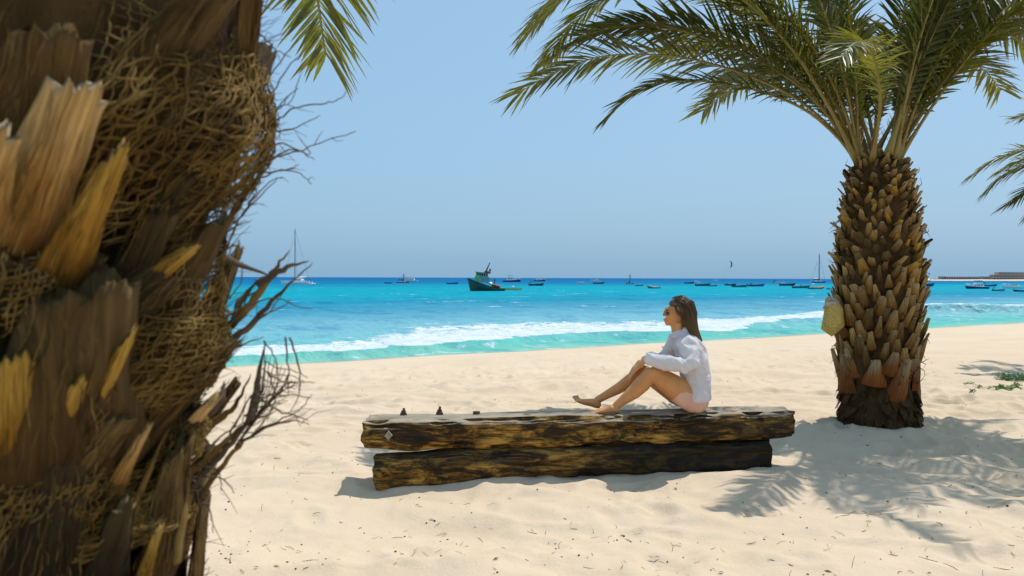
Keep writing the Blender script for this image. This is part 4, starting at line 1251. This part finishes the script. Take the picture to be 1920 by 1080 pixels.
gl = MB()
for sg in (-1, 1): gl.ball(W(1249.0, 586.0, .034 * sg), (.010, .030, .023), 12, 8)
sung = gl.build('sunglasses', M_LENS, person, True, world=True)
gw = MB()
for sg in (-1, 1): gw.tube([W(1247.5, 583.6, .060 * sg), W(1250, 583.6, .066 * sg), W(1262, 584.6, .072 * sg), W(1272, 586.4, .078 * sg)], .0022, 5)
gw.tube([W(1245.5, 584, -.012), W(1245, 583.5, 0), W(1245.5, 584, .012)], .002, 5)
gw.build('frame', M_GOLD, sung, True, world=True)
bt = MB(); bt.ball(W(1269.5, 598.8, -.076), .005, 8, 6); bt.build('earring', M_GOLD, person, True, world=True)
# ------------------------------------------------------------------ boats at anchor
M_WHITE = paint('boat_white', (.86, .86, .84), .45, .05, .6)
M_NAVY = paint('boat_navy', (.012, .035, .16), .4, .15, .6)
M_BLUE = paint('boat_blue', (.02, .12, .30), .5, .2, .6)
M_TEAL = paint('boat_teal', (.02, .14, .18), .5, .2, .6)
M_GREEN = paint('boat_green', (.018, .075, .055), .6, .25, .6)
M_DARK = paint('boat_dark', (.022, .03, .04), .6, .25, .6)
M_GREYB = paint('boat_grey', (.22, .25, .26), .6, .15, .6)
M_RED = paint('boat_red', (.32, .06, .04), .6, .2, .6)
M_ORANGE = paint('boat_orange', (.38, .12, .04), .6, .2, .6)
M_YELL = paint('boat_yellow', (.60, .55, .16), .6, .12, .6)
M_WOODB = paint('boat_wood', (.24, .13, .06), .7, .2, .6)
M_GLASS = paint('boat_window', (.012, .018, .025), .1, .1, .6)
M_MAST = paint('boat_mast', (.10, .11, .13), .4, .1, .6)
M_PALEG = paint('faded_green_paint', (.22, .34, .30), .7, .2, 1.2)
M_LIME = paint('lime_paint', (.16, .55, .05), .6, .2, 1.2)

def hull(L, B, fb_, fs, mats, rake=.12, sheer=.25, ns=14, draft=.35, stripe=True, flat=.85):
    """bow towards +x, origin at the waterline amidships; material 0 side, 1 rub rail, 2 inside"""
    mb = MB(); rings = []
    for i in range(ns):
        u = i / (ns - 1)                                   # stern 0, bow 1
        x = -L / 2 + L * u
        b = B / 2 * (flat + (1 - flat) * min(1, u / .35)) * (1 - max(0, (u - .45) / .55) ** 2.2) + .02
        fbd = fs + (fb_ - fs) * u ** 2.2
        rk = rake * L * max(0, (u - .6) / .4) ** 2
        k = b * .62
        rings.append([(x - rk * .5, 0, -draft * (1 - .5 * u ** 3)), (x - rk * .2, k, -draft * .3), (x + rk * .3, b * .95, fbd * .45), (x + rk * .8, b, fbd * .86), (x + rk * .8, b * 1.03, fbd * .88), (x + rk, b * 1.03, fbd),
                      (x + rk, b * .88, fbd), (x + rk * .5, b * .8, fbd * .55),
                      (x + rk * .5, -b * .8, fbd * .55), (x + rk, -b * .88, fbd), (x + rk, -b * 1.03, fbd), (x + rk * .8, -b * 1.03, fbd * .88), (x + rk * .8, -b, fbd * .86), (x + rk * .3, -b * .95, fbd * .45), (x - rk * .2, -k, -draft * .3)])
    n = 15
    mb.loft(rings, 0, True, True, True)
    mm = [0, 0, 0, 0, 1, 1, 2, 2, 2, 1, 1, 0, 0, 0, 0]
    for f in range((ns - 1) * n): mb.m[f] = mm[f % n]
    return mb

def boat_root(name, px, py, label, cat, heading, group=None, dz=0.0):
    p = on_level(px, py, SEA_Z)
    o = thing(name, label, cat, (p.x, p.y, SEA_Z + dz), heading, group)
    return o, p.y
def metres(n, Y): return n * Y / FPX
GB = 'boats anchored off the beach'

def panga(px, py, n, label, m=M_BLUE, rail=M_WHITE, inside=M_WOODB, hd=0.0, cat='fishing boat', motor=True, extra=None):
    o, Y = boat_root('fishing_boat', px, py, label, cat, hd, GB)
    L = metres(n, Y) / max(.5, abs(math.cos(hd))); B = L * .27
    hull(L, B, L * .17, L * .10, 0).build('hull', [m, rail, inside], o) if False else hull(L, B, L * .19, L * .115, None).build('hull', [m, rail, inside], o)
    for f in (-.22, .05, .25):
        mb = MB(); mb.box((L * f, 0, L * .095), (L * .05, B * .8, L * .015)); mb.build('thwart', inside, o)
    if motor:
        mb = MB(); mb.box((-L * .52, 0, L * .15), (L * .05, L * .05, L * .09), 0, None, (.8, .7)); mb.tube([(-L * .525, 0, L * .11), (-L * .53, 0, -L * .04)], L * .012, 6); mb.build('outboard_motor', M_DARK, o)
    if extra == 'crate':
        mb = MB(); mb.box((-L * .30, 0, L * .15), (L * .14, B * .5, L * .12), 0, None, (.9, .9)); mb.build('engine_cover', M_GREYB, o)
    if extra == 'tarp':
        mb = MB(); mb.ball((L * .02, 0, L * .12), (L * .26, B * .42, L * .075), 10, 6); mb.build('tarpaulin', M_TEAL, o)
    if extra == 'figures':  # people sitting in the boat, a body and a head each
        for f in (-.3, 0.02):
            mb = MB(); mb.ball((L * f, 0, L * .17), (L * .04, L * .04, L * .06), 8, 6); mb.ball((L * f, 0, L * .25), L * .022, 8, 6); mb.build('seated_person', M_WHITE if f < 0 else M_ORANGE, o)
    if extra == 'arch':
        mb = MB()
        for s_ in (-1, 1): mb.tube([(-L * .42, s_ * B * .36, L * .1), (-L * .40, s_ * B * .34, L * .26), (-L * .40, 0, L * .29)], L * .014, 6)
        mb.box((-L * .34, 0, L * .30), (L * .22, B * .8, L * .018)); mb.build('canopy', M_DARK, o)
    return o

def cruiser(px, py, n, label, m=M_WHITE, hd=0.0, fly=True, top=1.0, bimini=None):
    o, Y = boat_root('motor_yacht', px, py, label, 'motor yacht', hd, GB)
    L = metres(n, Y) / max(.5, abs(math.cos(hd))); B = L * .32
    hull(L, B, L * .16, L * .10, None).build('hull', [m, M_WHITE, M_WHITE], o)
    mb = MB(); mb.box((L * .0, 0, L * .165), (L * .55, B * .78, L * .11), 0, None, (.82, .85)); cab = mb.build('cabin', M_WHITE, o)
    for s_ in (-1, 1):
        for k in range(3):
            mb = MB(); mb.box((L * (-.14 + .14 * k), s_ * B * .372, L * .178), (L * .10, B * .03, L * .042)); mb.build('window', M_GLASS, cab)
    mb = MB(); mb.box((L * .245, 0, L * .18), (L * .012, B * .6, L * .05), 0, Matrix.Rotation(-.5, 3, 'Y')); mb.build('windscreen', M_GLASS, cab)
    if fly:
        mb = MB(); mb.box((-L * .06, 0, L * .255 * top), (L * .34, B * .66, L * .07), 0, None, (.8, .85)); f = mb.build('flybridge', M_WHITE, o)
        mb = MB()
        for sx_ in (-.16, .04):
            for s_ in (-1, 1): mb.tube([(L * sx_, s_ * B * .28, L * .27), (L * sx_, s_ * B * .28, L * .37 * top)], L * .009, 5)
        mb.box((-L * .06, 0, L * .375 * top), (L * .28, B * .66, L * .014)); mb.build('hardtop', bimini or M_WHITE, f)
        mb = MB(); mb.tube([(-L * .1, 0, L * .38), (-L * .13, 0, L * .50)], L * .006, 5); mb.build('aerial', M_WHITE, f)
    mb = MB()
    for s_ in (-1, 1):
        mb.tube([(L * .12, s_ * B * .45, L * .19), (L * .38, s_ * B * .30, L * .22), (L * .54, 0, L * .235)], L * .005, 5)
    mb.build('bow_rail', M_WHITE, o)
    return o

def sailboat(px, py, n, mast_px, label, m=M_WHITE, hd=0.0, cat_=False, stripe=M_NAVY):
    o, Y = boat_root('sailing_boat', px, py, label, 'sailing boat', hd, GB)
    L = metres(n, Y); B = L * .28; Hm = metres(mast_px, Y)
    if cat_:
        for s_ in (-1, 1):
            mb = hull(L, L * .13, L * .14, L * .10, None, rake=.03)
            ob = mb.build('hull', [m, M_WHITE, M_WHITE], o); ob.location = (0, s_ * L * .21, 0)
        mb = MB(); mb.box((-L * .06, 0, L * .105), (L * .62, L * .44, L * .03)); mb.build('deck', M_WHITE, o)
        mb = MB(); mb.box((-L * .05, 0, L * .15), (L * .42, L * .34, L * .07), 0, None, (.62, .8)); cab = mb.build('cabin', M_WHITE, o)
        for s_ in (-1, 1):
            mb = MB(); mb.box((-L * .05, s_ * L * .158, L * .155), (L * .26, L * .012, L * .028)); mb.build('window', M_GLASS, cab)
        mb = MB()
        for s_ in (-1, 1): mb.tube([(-L * .42, s_ * L * .16, L * .1), (-L * .42, s_ * L * .16, L * .24)], L * .008, 5)
        mb.box((-L * .36, 0, L * .245), (L * .2, L * .4, L * .012)); mb.build('bimini', M_GREYB, o)
    else:
        hull(L, B, L * .12, L * .085, None).build('hull', [m, stripe, M_WHITE], o)
        mb = MB(); mb.box((L * .02, 0, L * .12), (L * .38, B * .5, L * .05), 0, None, (.75, .8)); cab = mb.build('cabin', M_WHITE, o)
        for s_ in (-1, 1):
            mb = MB(); mb.box((L * .02, s_ * B * .235, L * .125), (L * .22, B * .02, L * .018)); mb.build('window', M_GLASS, cab)
    mx_ = L * .08
    r = metres(.85, Y)
    mb = MB(); mb.tube([(mx_, 0, L * .1), (mx_, 0, Hm)], [r, r * .7], 6)
    for f in (.45, .72): mb.tube([(mx_, -L * .10, Hm * f), (mx_, L * .10, Hm * f)], r * .35, 4)
    mb.build('mast', M_MAST, o)
    mb = MB(); mb.tube([(mx_, 0, L * .22), (-L * .34, 0, L * .235)], r * 1.0, 6); mb.tube([(mx_ - L * .02, 0, L * .25), (-L * .32, 0, L * .26)], [r * 1.8, r * 1.2], 6); mb.build('boom', M_MAST if not cat_ else M_WHITE, o)
    mb = MB()
    for q in ((L * .48, 0, L * .12), (-L * .47, 0, L * .1), (mx_ - L * .05, L * .13, L * .1), (mx_ - L * .05, -L * .13, L * .1)): mb.tube([q, (mx_, 0, Hm * .98)], r * .22, 3)
    mb.build('rigging', M_MAST, o)
    return o

def rib(px, py, n, label, m=M_GREYB, hd=0.0):
    o, Y = boat_root('inflatable_boat', px, py, label, 'inflatable boat', hd, GB)
    L = metres(n, Y) / max(.5, abs(math.cos(hd))); B = L * .36; r = L * .075
    mb = MB(); pts = [(-L * .5, B * .4, r * .9)]
    for k in range(13):
        a = PI / 2 - PI * k / 12
        pts.append((L * .18 + L * .30 * math.cos(a), B * .4 * math.sin(a), r * .9 + r * 1.1 * math.cos(a) ** 2))
    pts.append((-L * .5, -B * .4, r * .9))
    mb.tube(pts, [r * .5] + [r] * 13 + [r * .5], 9); mb.build('tube', m, o, True)
    mb = MB(); mb.box((-L * .08, 0, r * .5), (L * .8, B * .75, r * .8)); mb.build('floor', M_DARK, o)
    mb = MB(); mb.box((-L * .05, 0, L * .12), (L * .10, L * .10, L * .12), 0, None, (.7, .8)); mb.build('console', M_WHITE, o)
    mb = MB(); mb.box((-L * .50, 0, L * .13), (L * .06, L * .06, L * .10), 0, None, (.8, .8)); mb.build('outboard_motor', M_DARK, o)
    return o

# --- left of the big fishing boat
sailboat(557, 533.0, 52, 104, 'white catamaran with one tall bare mast, left of the big green boat', hd=PI, cat_=True)
rib(585, 533.2, 13, 'tiny white dinghy tied behind the catamaran', M_WHITE)
panga(487, 526.8, 17, 'small dark open boat seen behind the dead twigs at far left', M_DARK, M_WHITE)
panga(728, 531.6, 13, 'very small dark open boat, first one right of the catamaran', M_DARK, M_DARK, hd=PI, extra='crate')
sailboat(755, 530.6, 24, 17, 'small boat with short pole mast and reddish stripe, below white motor yacht', M_GREYB, 0, stripe=M_RED)
cruiser(771, 527.8, 25, 'white motor yacht with flybridge close to the horizon, left of the big green boat', hd=PI)
panga(848, 532.6, 20, 'low blue open boat just left of the big green boat', M_BLUE, M_BLUE)
# --- centre and right
cruiser(959, 528.6, 33, 'larger motor yacht with navy hull and white superstructure, right of big green boat', M_NAVY, bimini=M_GREYB)
cruiser(1011, 527.4, 22, 'smaller motor yacht with navy hull, second right of the big green boat', M_NAVY)
panga(1005, 535.6, 26, 'dark open boat with canopy frame below the smaller navy yacht', M_DARK, M_GREYB, extra='arch')
cruiser(1090, 531.8, 17, 'small white cruiser, left one of two white cruisers near centre', hd=PI, fly=False)
cruiser(1118, 529.0, 19, 'white flybridge cruiser, right one of two white cruisers near centre', hd=PI, top=1.1)
panga(1122, 532.2, 20, 'pale blue low boat moored in front of the right white cruiser', M_BLUE, M_GREYB)
sailboat(1180, 532.6, 15, 19, 'small blue sailing boat with short mast above the woman, left of her head', M_BLUE, 0, stripe=M_BLUE)
panga(1198, 536.2, 14, 'tiny blue open boat right below the small blue sailing boat', M_TEAL, M_GREYB, extra='tarp')
rib(1226, 540.6, 24, 'grey and white inflatable boat floating just left of the woman\'s head', M_GREYB, PI + .5)
panga(1292, 531.6, 17, 'dark low boat left of the boat with tall white cabin', M_DARK, M_DARK)
cruiser(1306, 530.8, 14, 'stubby boat with tall white cabin among dark open boats', top=1.25)
panga(1317, 536.0, 26, 'dark green open boat in front of the boat with tall white cabin', M_GREEN, M_DARK)
panga(1337, 536.8, 14, 'short dark open boat, alone under the far white speedboat', M_DARK, M_BLUE, extra='tarp')
cruiser(1342, 526.6, 10, 'far white speedboat, a speck near the horizon under the kite', fly=False)
panga(1369, 535.4, 20, 'dark open boat under the kite, rear one of a pair', M_DARK, M_DARK, extra='crate')
panga(1386, 538.4, 27, 'long dark teal open boat under the kite, front one of a pair', M_TEAL, M_DARK)
panga(1417, 537.0, 29, 'blue grey open boat with white box, right of the pair under the kite', M_BLUE, M_GREYB, extra='crate')
panga(1461, 531.8, 22, 'white open boat with dark awning, far left of the yacht beside the palm', M_WHITE, M_WHITE, extra='arch')
panga(1476, 535.8, 28, 'long dark boat in front of the white boat with dark awning', M_DARK, M_DARK)
panga(1501, 540.4, 30, 'teal boat with people aboard beside the orange brown inflatable', M_TEAL, M_TEAL, extra='figures')
rib(1530, 542.0, 29, 'orange brown inflatable boat nearest the palm trunk', M_ORANGE)
sailboat(1534, 530.0, 27, 54, 'sailing yacht with tall mast just left of the palm trunk', M_NAVY, 0, stripe=M_WHITE)
rib(1523, 533.0, 8, 'tiny white dinghy below the sailing yacht beside the palm', M_WHITE)
panga(1558, 542.8, 16, 'dark open boat half hidden behind the palm trunk', M_DARK, M_WHITE, extra='crate')
panga(1733, 536.8, 33, 'blue open boat just right of the palm trunk', M_NAVY, M_BLUE, extra='crate')
cruiser(1832, 541.6, 41, 'blue hulled cabin boat with dark top, biggest boat right of the palm trunk', M_NAVY, hd=PI, bimini=M_NAVY)
panga(1856, 537.0, 24, 'blue boat directly behind the blue hulled cabin boat', M_BLUE, M_BLUE, extra='arch')
panga(1872, 545.6, 22, 'grey blue open boat with canopy in front of the far right boats', M_GREYB, M_BLUE, extra='arch')
cruiser(1898, 540.6, 36, 'low white boat behind the palm fronds at right edge', hd=PI, fly=False)
panga(1914, 547.0, 26, 'dark blue open boat cut by the right edge', M_NAVY, M_WHITE, hd=PI)

# --- the old green fishing boat, stern low in the water, bow to the left
tug, Yt = boat_root('fishing_vessel', 913, 545.5, 'old green fishing vessel with wheelhouse, tilted stern-down', 'fishing vessel', PI + .12)
L = metres(66, Yt); tug.rotation_euler = (0, math.radians(-6.0), PI + .12); tug.location.z += L * .015
hull(L, L * .30, L * .30, L * .10, None, draft=.9, rake=.10).build('hull', [M_GREEN, M_DARK, M_WOODB], tug)
mb = MB(); mb.box((L * .17, 0, L * .30), (L * .40, L * .22, L * .16)); dh = mb.build('deckhouse', M_PALEG, tug)
mb = MB(); mb.box((L * .19, 0, L * .425), (L * .33, L * .20, L * .10)); wh = mb.build('wheelhouse', M_PALEG, tug)
for s_ in (-1, 1):
    for k in range(5):
        mb = MB(); mb.box((L * (.06 + .065 * k), s_ * L * .101, L * .43), (L * .042, L * .006, L * .068)); mb.build('window', M_GLASS, wh)
mb = MB()
for k in range(3): mb.box((L * .356, L * (-.062 + .062 * k), L * .43), (L * .006, L * .045, L * .068))
mb.build('windscreen', M_GLASS, wh)
mb = MB(); mb.box((L * .18, 0, L * .485), (L * .40, L * .25, L * .022)); mb.build('roof', M_GREYB, wh)
mb = MB(); mb.ball((L * .36, L * .10, L * .34), (L * .03, L * .02, L * .06), 8, 6); mb.ball((L * .30, L * .106, L * .36), (L * .05, L * .012, L * .045), 8, 6); mb.build('tarpaulin', M_LIME, tug)
mb = MB(); mb.tube([(L * .10, 0, L * .48), (L * .0, 0, L * .80)], [L * .025, L * .010], 6); mb.tube([(L * .13, 0, L * .49), (L * .05, 0, L * .64)], L * .012, 5); mb.build('mast', M_DARK, tug)
mb = MB(); mb.tube([(-L * .02, 0, L * .48), (-L * .03, 0, L * .62)], [L * .03, L * .022], 8); mb.build('funnel', M_DARK, tug)
mb = MB(); mb.ball((L * .06, 0, L * .53), (L * .07, L * .06, L * .035), 8, 6); mb.ball((L * .0, L * .05, L * .52), (L * .04, L * .03, L * .03), 8, 6); mb.build('life_raft', M_RED, tug)
for f, h, m in ((-.08, .20, M_WHITE), (-.16, .17, M_WOODB), (-.24, .15, M_RED), (-.31, .14, M_RED)):
    mb = MB(); mb.ball((L * f, L * .03, L * h), (L * .06, L * .08, L * .05), 9, 6); mb.build('net_heap', m, tug)
mb = MB(); mb.tube([(-L * .19, 0, L * .1), (-L * .19, 0, L * .36)], L * .014, 6); mb.build('winch_post', M_DARK, tug)
mb = MB()
for s_ in (-1, 1): mb.tube([(-L * .44, s_ * L * .13, L * .2), (-L * .1, s_ * L * .14, L * .19), (L * .0, s_ * L * .14, L * .22)], L * .007, 5)
mb.build('rail', M_GREYB, tug)
can, Yc = boat_root('rowing_boat', 958, 544.2, 'slim yellow rowing boat tied to the stern of the green fishing vessel', 'rowing boat', 0.05)
Lc = metres(36, Yc); hull(Lc, Lc * .16, Lc * .11, Lc * .12, None).build('hull', [M_YELL, M_YELL, M_GREEN], can)
mb = MB(); mb.ball((Lc * .10, 0, Lc * .17), (Lc * .06, Lc * .05, Lc * .06), 8, 6); mb.build('float', M_WHITE, can)

# --- kite in the sky
kp = at(1370, 495.5, 420.0)
kite = thing('kite', 'dark blue crescent surfing kite in the sky above the boats', 'kite', kp)
mb = MB(); rings = []
Rk = metres(7, 420)
for i in range(17):
    a = -1.25 + 2.5 * i / 16
    w = Rk * .42 * math.cos(a * .95) + .05
    cx, cz = -Rk * .35 + Rk * math.cos(a) * .75, Rk * math.sin(a) * 1.05
    rings.append([(cx - w * .8, -w * .2, cz), (cx - w * .2, -w * .4, cz), (cx + w * .15, 0, cz), (cx - w * .25, w * .3, cz)])
mb.loft(rings); mb.build('canopy', M_BLUE, kite, True)
mb = MB()
for i in (0, 16): mb.tube([(rings[i][0][0], 0, rings[i][0][2]), (-Rk * 2.4, 0, -Rk * 5)], .010, 3)
mb.build('line', M_DARK, kite)

# ------------------------------------------------------------------ the far shore with its buildings
hx = np.linspace(1640, 2400, 120); HLX = np.array([(p - 960) / FPX * 1310 for p in hx])
rows = np.array([-25, 0, 6, 14, 40, 90, 180, 400.])
X = np.zeros((len(rows), len(hx))); Yy = np.zeros_like(X); Z = np.zeros_like(X)
for j, r in enumerate(rows):
    bend = 1310 + 26 * np.sin(HLX * .010) + 90 * np.exp(-((HLX - HLX[0]) / 60) ** 2)
    X[j] = HLX; Yy[j] = bend + r * (1 - np.exp(-(HLX - HLX[0] + 8) / 60))
    h = {0: -2.5, 1: -.6, 2: .9, 3: 1.7, 4: 2.2, 5: 2.8, 6: 3.2, 7: 3.5}[j]
    Z[j] = SEA_Z + h + (.5 * vnoise(HLX * .03, HLX * 0 + j, seed=51) if j > 3 else 0)
me = grid_mesh('far_shore', X, Yy, Z)
t = NT('far_sand'); t.set(color=t.ramp(t.noise(t.co(), .03, 4), [(.35, (.56, .45, .31)), (.7, (.66, .55, .40))]), rough=.95); me.materials.append(t.mat)
fs_ = bpy.data.objects.new('far_shore', me); C.objects.link(fs_); fs_['kind'] = 'structure'
M_WALL1 = paint('pale_plaster', (.42, .37, .34), .9, .08, .05); M_WALL2 = paint('shaded_rose_plaster', (.36, .29, .27), .9, .08, .05); M_WALL3 = paint('shaded_grey_plaster', (.30, .30, .32), .9, .08, .05)  # pale walls; the mauve-grey of their shade is put into the plaster colours
def building(px0, px1, top, label, m, Yb=1375.0, tiers=1, nwin=6):
    x0, x1 = at(px0, 520, Yb).x, at(px1, 520, Yb).x
    zt = at((px0 + px1) / 2, top, Yb).z; zb = SEA_Z + 1.5
    o = thing('building', label, 'building', ((x0 + x1) / 2, Yb, zb), 0, 'buildings on the far shore')
    w = x1 - x0; H_ = zt - zb
    mb = MB(); mb.box((0, 6, H_ / 2), (w, 12, H_)); wl_ = mb.build('wall', m, o)
    mb = MB(); mb.box((0, 6, H_ + .2), (w + .8, 12.8, .4)); mb.build('roof', M_WALL3, o)
    fl = max(1, int(H_ / 3.2))
    for f in range(fl):
        for k in range(nwin):
            mb = MB(); mb.box((-w / 2 + w * (k + .5) / nwin, -.05, H_ * (f + .55) / fl), (w / nwin * .45, .5, H_ / fl * .45)); mb.build('window', M_GLASS, wl_)
    return o
building(1750, 1763, 523.0, 'lowest small hut at left end of the far shore buildings', M_WALL3, nwin=2)
building(1766, 1772, 518.6, 'narrow block, second from left on the far shore', M_WALL3, nwin=2)
building(1774, 1838, 519.2, 'long low pale hotel row on the far shore', M_WALL2, nwin=14)
building(1843, 1848, 518.8, 'first of two small square blocks right of the long hotel row', M_WALL3, nwin=2)
building(1852, 1857, 518.9, 'second of two small square blocks right of the long hotel row', M_WALL3, nwin=2)
building(1863, 1925, 515.4, 'broad shaded hotel block at right end of the far shore', M_WALL2, nwin=12)
building(1872, 1935, 510.8, 'tallest pale hotel block behind the broad shaded one on far shore', M_WALL1, 1400.0, nwin=12)

# ------------------------------------------------------------------ the sack wedged behind the leaf bases
t = NT('burlap'); o = t.co()
wv = t.noise(t.mapping(o, (60, 60, 60)), 1.0, 3, .7); bl_ = t.noise(o, 9, 4)
t.set(color=t.mix(bl_, t.ramp(wv, [(.40, (.36, .23, .03)), (.60, (.74, .54, .14))]), (.50, .36, .10)), rough=.9, normal=t.bump(wv, .6, .006)); M_BURLAP = t.mat
Ys = 8.02
sk = thing('sack', 'yellowish burlap sack wedged on the left side of the palm trunk', 'sack', at(1560, 600, Ys))
q = [(1547, 560), (1568, 562), (1580, 580), (1582, 612), (1559, 631), (1539, 617), (1543, 596), (1546, 577)]
fr = [at(a, b, Ys - .05) for a, b in q]; bk = [at(a + 4, b - 2, Ys + .10) for a, b in q]
mb = MB(); cF = sum(fr, Vector()) / 8 + Vector((0, -.05, 0)); cB = sum(bk, Vector()) / 8 + Vector((0, .05, 0))
fm = [p.lerp(cF, .35) + Vector((0, -.03, 0)) for p in fr]; bm_ = [p.lerp(cB, .35) + Vector((0, .03, 0)) for p in bk]
mb.loft([bm_, bk, fr, fm]); mb.build('sacking', M_BURLAP, sk, False, world=True)
mb = MB(); mb.tube([at(1545, 578, Ys - .05), at(1551, 571, Ys - .085), at(1560, 570, Ys - .085), at(1572, 567, Ys - .06)], [.02, .034, .036, .02], 8, 0, True, .6)
mb.tube([at(1549, 566, Ys - .02), at(1556, 560, Ys - .04), at(1566, 562, Ys - .04)], [.02, .03, .015], 8); mb.build('folded_rim', paint('pale_burlap', (.50, .44, .36), .9, .2, 20), sk, True, world=True)  # rim paler than the rest of the sack

# ------------------------------------------------------------------ plants and litter on the sand
M_SUCC = leaf_material('beach_plant', (.025, .10, .022), (.075, .19, .04), (1.4, 1.6, .6))
def beach_plant(px, py, wpx, n, label, seed, h=.05):
    p = on_level(px, py, 0); z0 = zs(p.x, p.y); rg = random.Random(seed)
    o = thing('beach_plant', label, 'plant', (p.x, p.y, z0), 0, 'creeping plants on the sand')
    w = metres(wpx, p.y) / 2; mb = MB(); lf = MB()
    for k in range(n):
        a = rg.uniform(0, 2 * PI); r = math.sqrt(rg.random()); x, y = math.cos(a) * r * w, math.sin(a) * r * w * 1.2
        zz_ = zs(p.x + x, p.y + y) - z0
        hh = h * rg.uniform(.4, 1.2) * (1.2 - r * .6)
        if k % 4 == 0: mb.tube([(x * .3, y * .3, zz_), (x * .8, y * .8, zz_ + hh * .6), (x, y, zz_ + hh)], .003, 4)
        for j in range(5):
            b = rg.uniform(0, 2 * PI); l = rg.uniform(.018, .040); c = Vector((x + rg.uniform(-.02, .02), y + rg.uniform(-.02, .02), zz_ + hh * rg.uniform(.2, 1)))
            d = Vector((math.cos(b), math.sin(b), rg.uniform(.0, .9))).normalized() * l; s_ = Vector((-math.sin(b), math.cos(b), 0)) * l * .35
            lf.add([c, c + d * .5 + s_, c + d, c + d * .5 - s_], [(0, 1, 2, 3)])
    mb.build('stem', M_SUCC, o); q = lf.build('leaves', M_SUCC, o)
    return o
beach_plant(1902, 716, 60, 150, 'largest green creeping plant on sand at right edge, upper one', 1, .09)
beach_plant(1875, 735, 44, 90, 'flat green creeping plant in front of the largest one at right edge', 2, .06)
beach_plant(1908, 738, 14, 22, 'small round green tuft right of the flat creeping plant', 3, .07)
beach_plant(1905, 729, 16, 22, 'thin green runner between the two larger creeping plants', 7, .04)
beach_plant(1817, 722, 20, 18, 'sparse sprig of plant left of the others, upper one', 4, .04)
beach_plant(1822, 740, 7, 9, 'tiny upright seedling alone on the sand right of the palm', 5, .08)
beach_plant(1837, 730, 6, 6, 'tiny sprout between the seedling and the flat creeping plant', 6, .04)

rg = random.Random(99); tw_ = MB(); pb = MB(); lb_ = MB()
def scatter():
    Y = 4.0 + 10.5 * rg.random() ** 1.7
    X = rg.uniform(-.42, .72) * Y
    return X, Y
for k in range(520):
    X, Y = scatter()
    if 5.85 < Y < 6.6 and -1.3 < X < 2.3: continue
    z0 = zs(X, Y); a = rg.uniform(0, PI); l = rg.choice((.012, .016, .02, .026, .034, .05)) * rg.uniform(.7, 1.3); r = rg.uniform(.0008, .0019)
    c, s_ = math.cos(a), math.sin(a); bnd = rg.uniform(-.3, .3) * l
    tw_.tube([(X - c * l, Y - s_ * l, z0 + .001), (X - s_ * bnd, Y + c * bnd, z0 + .003 + rg.random() * .006), (X + c * l, Y + s_ * l, z0 + rg.uniform(.001, .012))], [r, r * 1.1, r * .6], 4)
for k in range(46):                      # stalks still standing in the sand
    X, Y = scatter()
    if 5.85 < Y < 6.6 and -1.3 < X < 2.3: continue
    z0 = zs(X, Y); h = rg.uniform(.02, .06)
    tw_.tube([(X, Y, z0 - .01), (X + rg.uniform(-.008, .008), Y, z0 + h * .6), (X + rg.uniform(-.02, .02), Y, z0 + h)], [.0016, .0014, .0008], 4)
for k in range(620):
    X, Y = scatter()
    z0 = zs(X, Y); r = rg.uniform(.0022, .0065) * (1.5 if rg.random() < .1 else 1)
    pb.ball((X, Y, z0 + r * .3), (r * rg.uniform(.9, 1.7), r, r * .7), 6, 4, 0, Matrix.Rotation(rg.uniform(0, PI), 3, 'Z'))
for k in range(90):
    X, Y = scatter()
    z0 = zs(X, Y) + .004; a = rg.uniform(0, 2 * PI); l = rg.uniform(.02, .05); d = Vector((math.cos(a), math.sin(a), rg.uniform(0, .25))) * l; s_ = Vector((-math.sin(a), math.cos(a), 0)) * l * .14
    c = Vector((X, Y, z0)); lb_.add([c, c + d * .5 + s_ + Vector((0, 0, .006)), c + d, c + d * .5 - s_], [(0, 1, 2, 3)])
M_STRAW = paint('dry_twig_litter', (.26, .145, .05), .85, .45, 7); M_SEED = paint('dark_seed', (.045, .032, .02), .8, .45, 9); M_DRYL = paint('dry_leaf_scrap', (.27, .17, .06), .8, .4, 7)
for mb, nm, m, lab in ((tw_, 'dry_twigs', M_STRAW, 'thin dry twigs scattered over the sand'), (pb, 'seeds', M_SEED, 'dark seeds and crumbs scattered over the sand'), (lb_, 'leaf_scraps', M_DRYL, 'dry leaf scraps scattered over the sand')):
    o = mb.build(nm, m); tag(o, lab, 'litter', None, 'stuff')
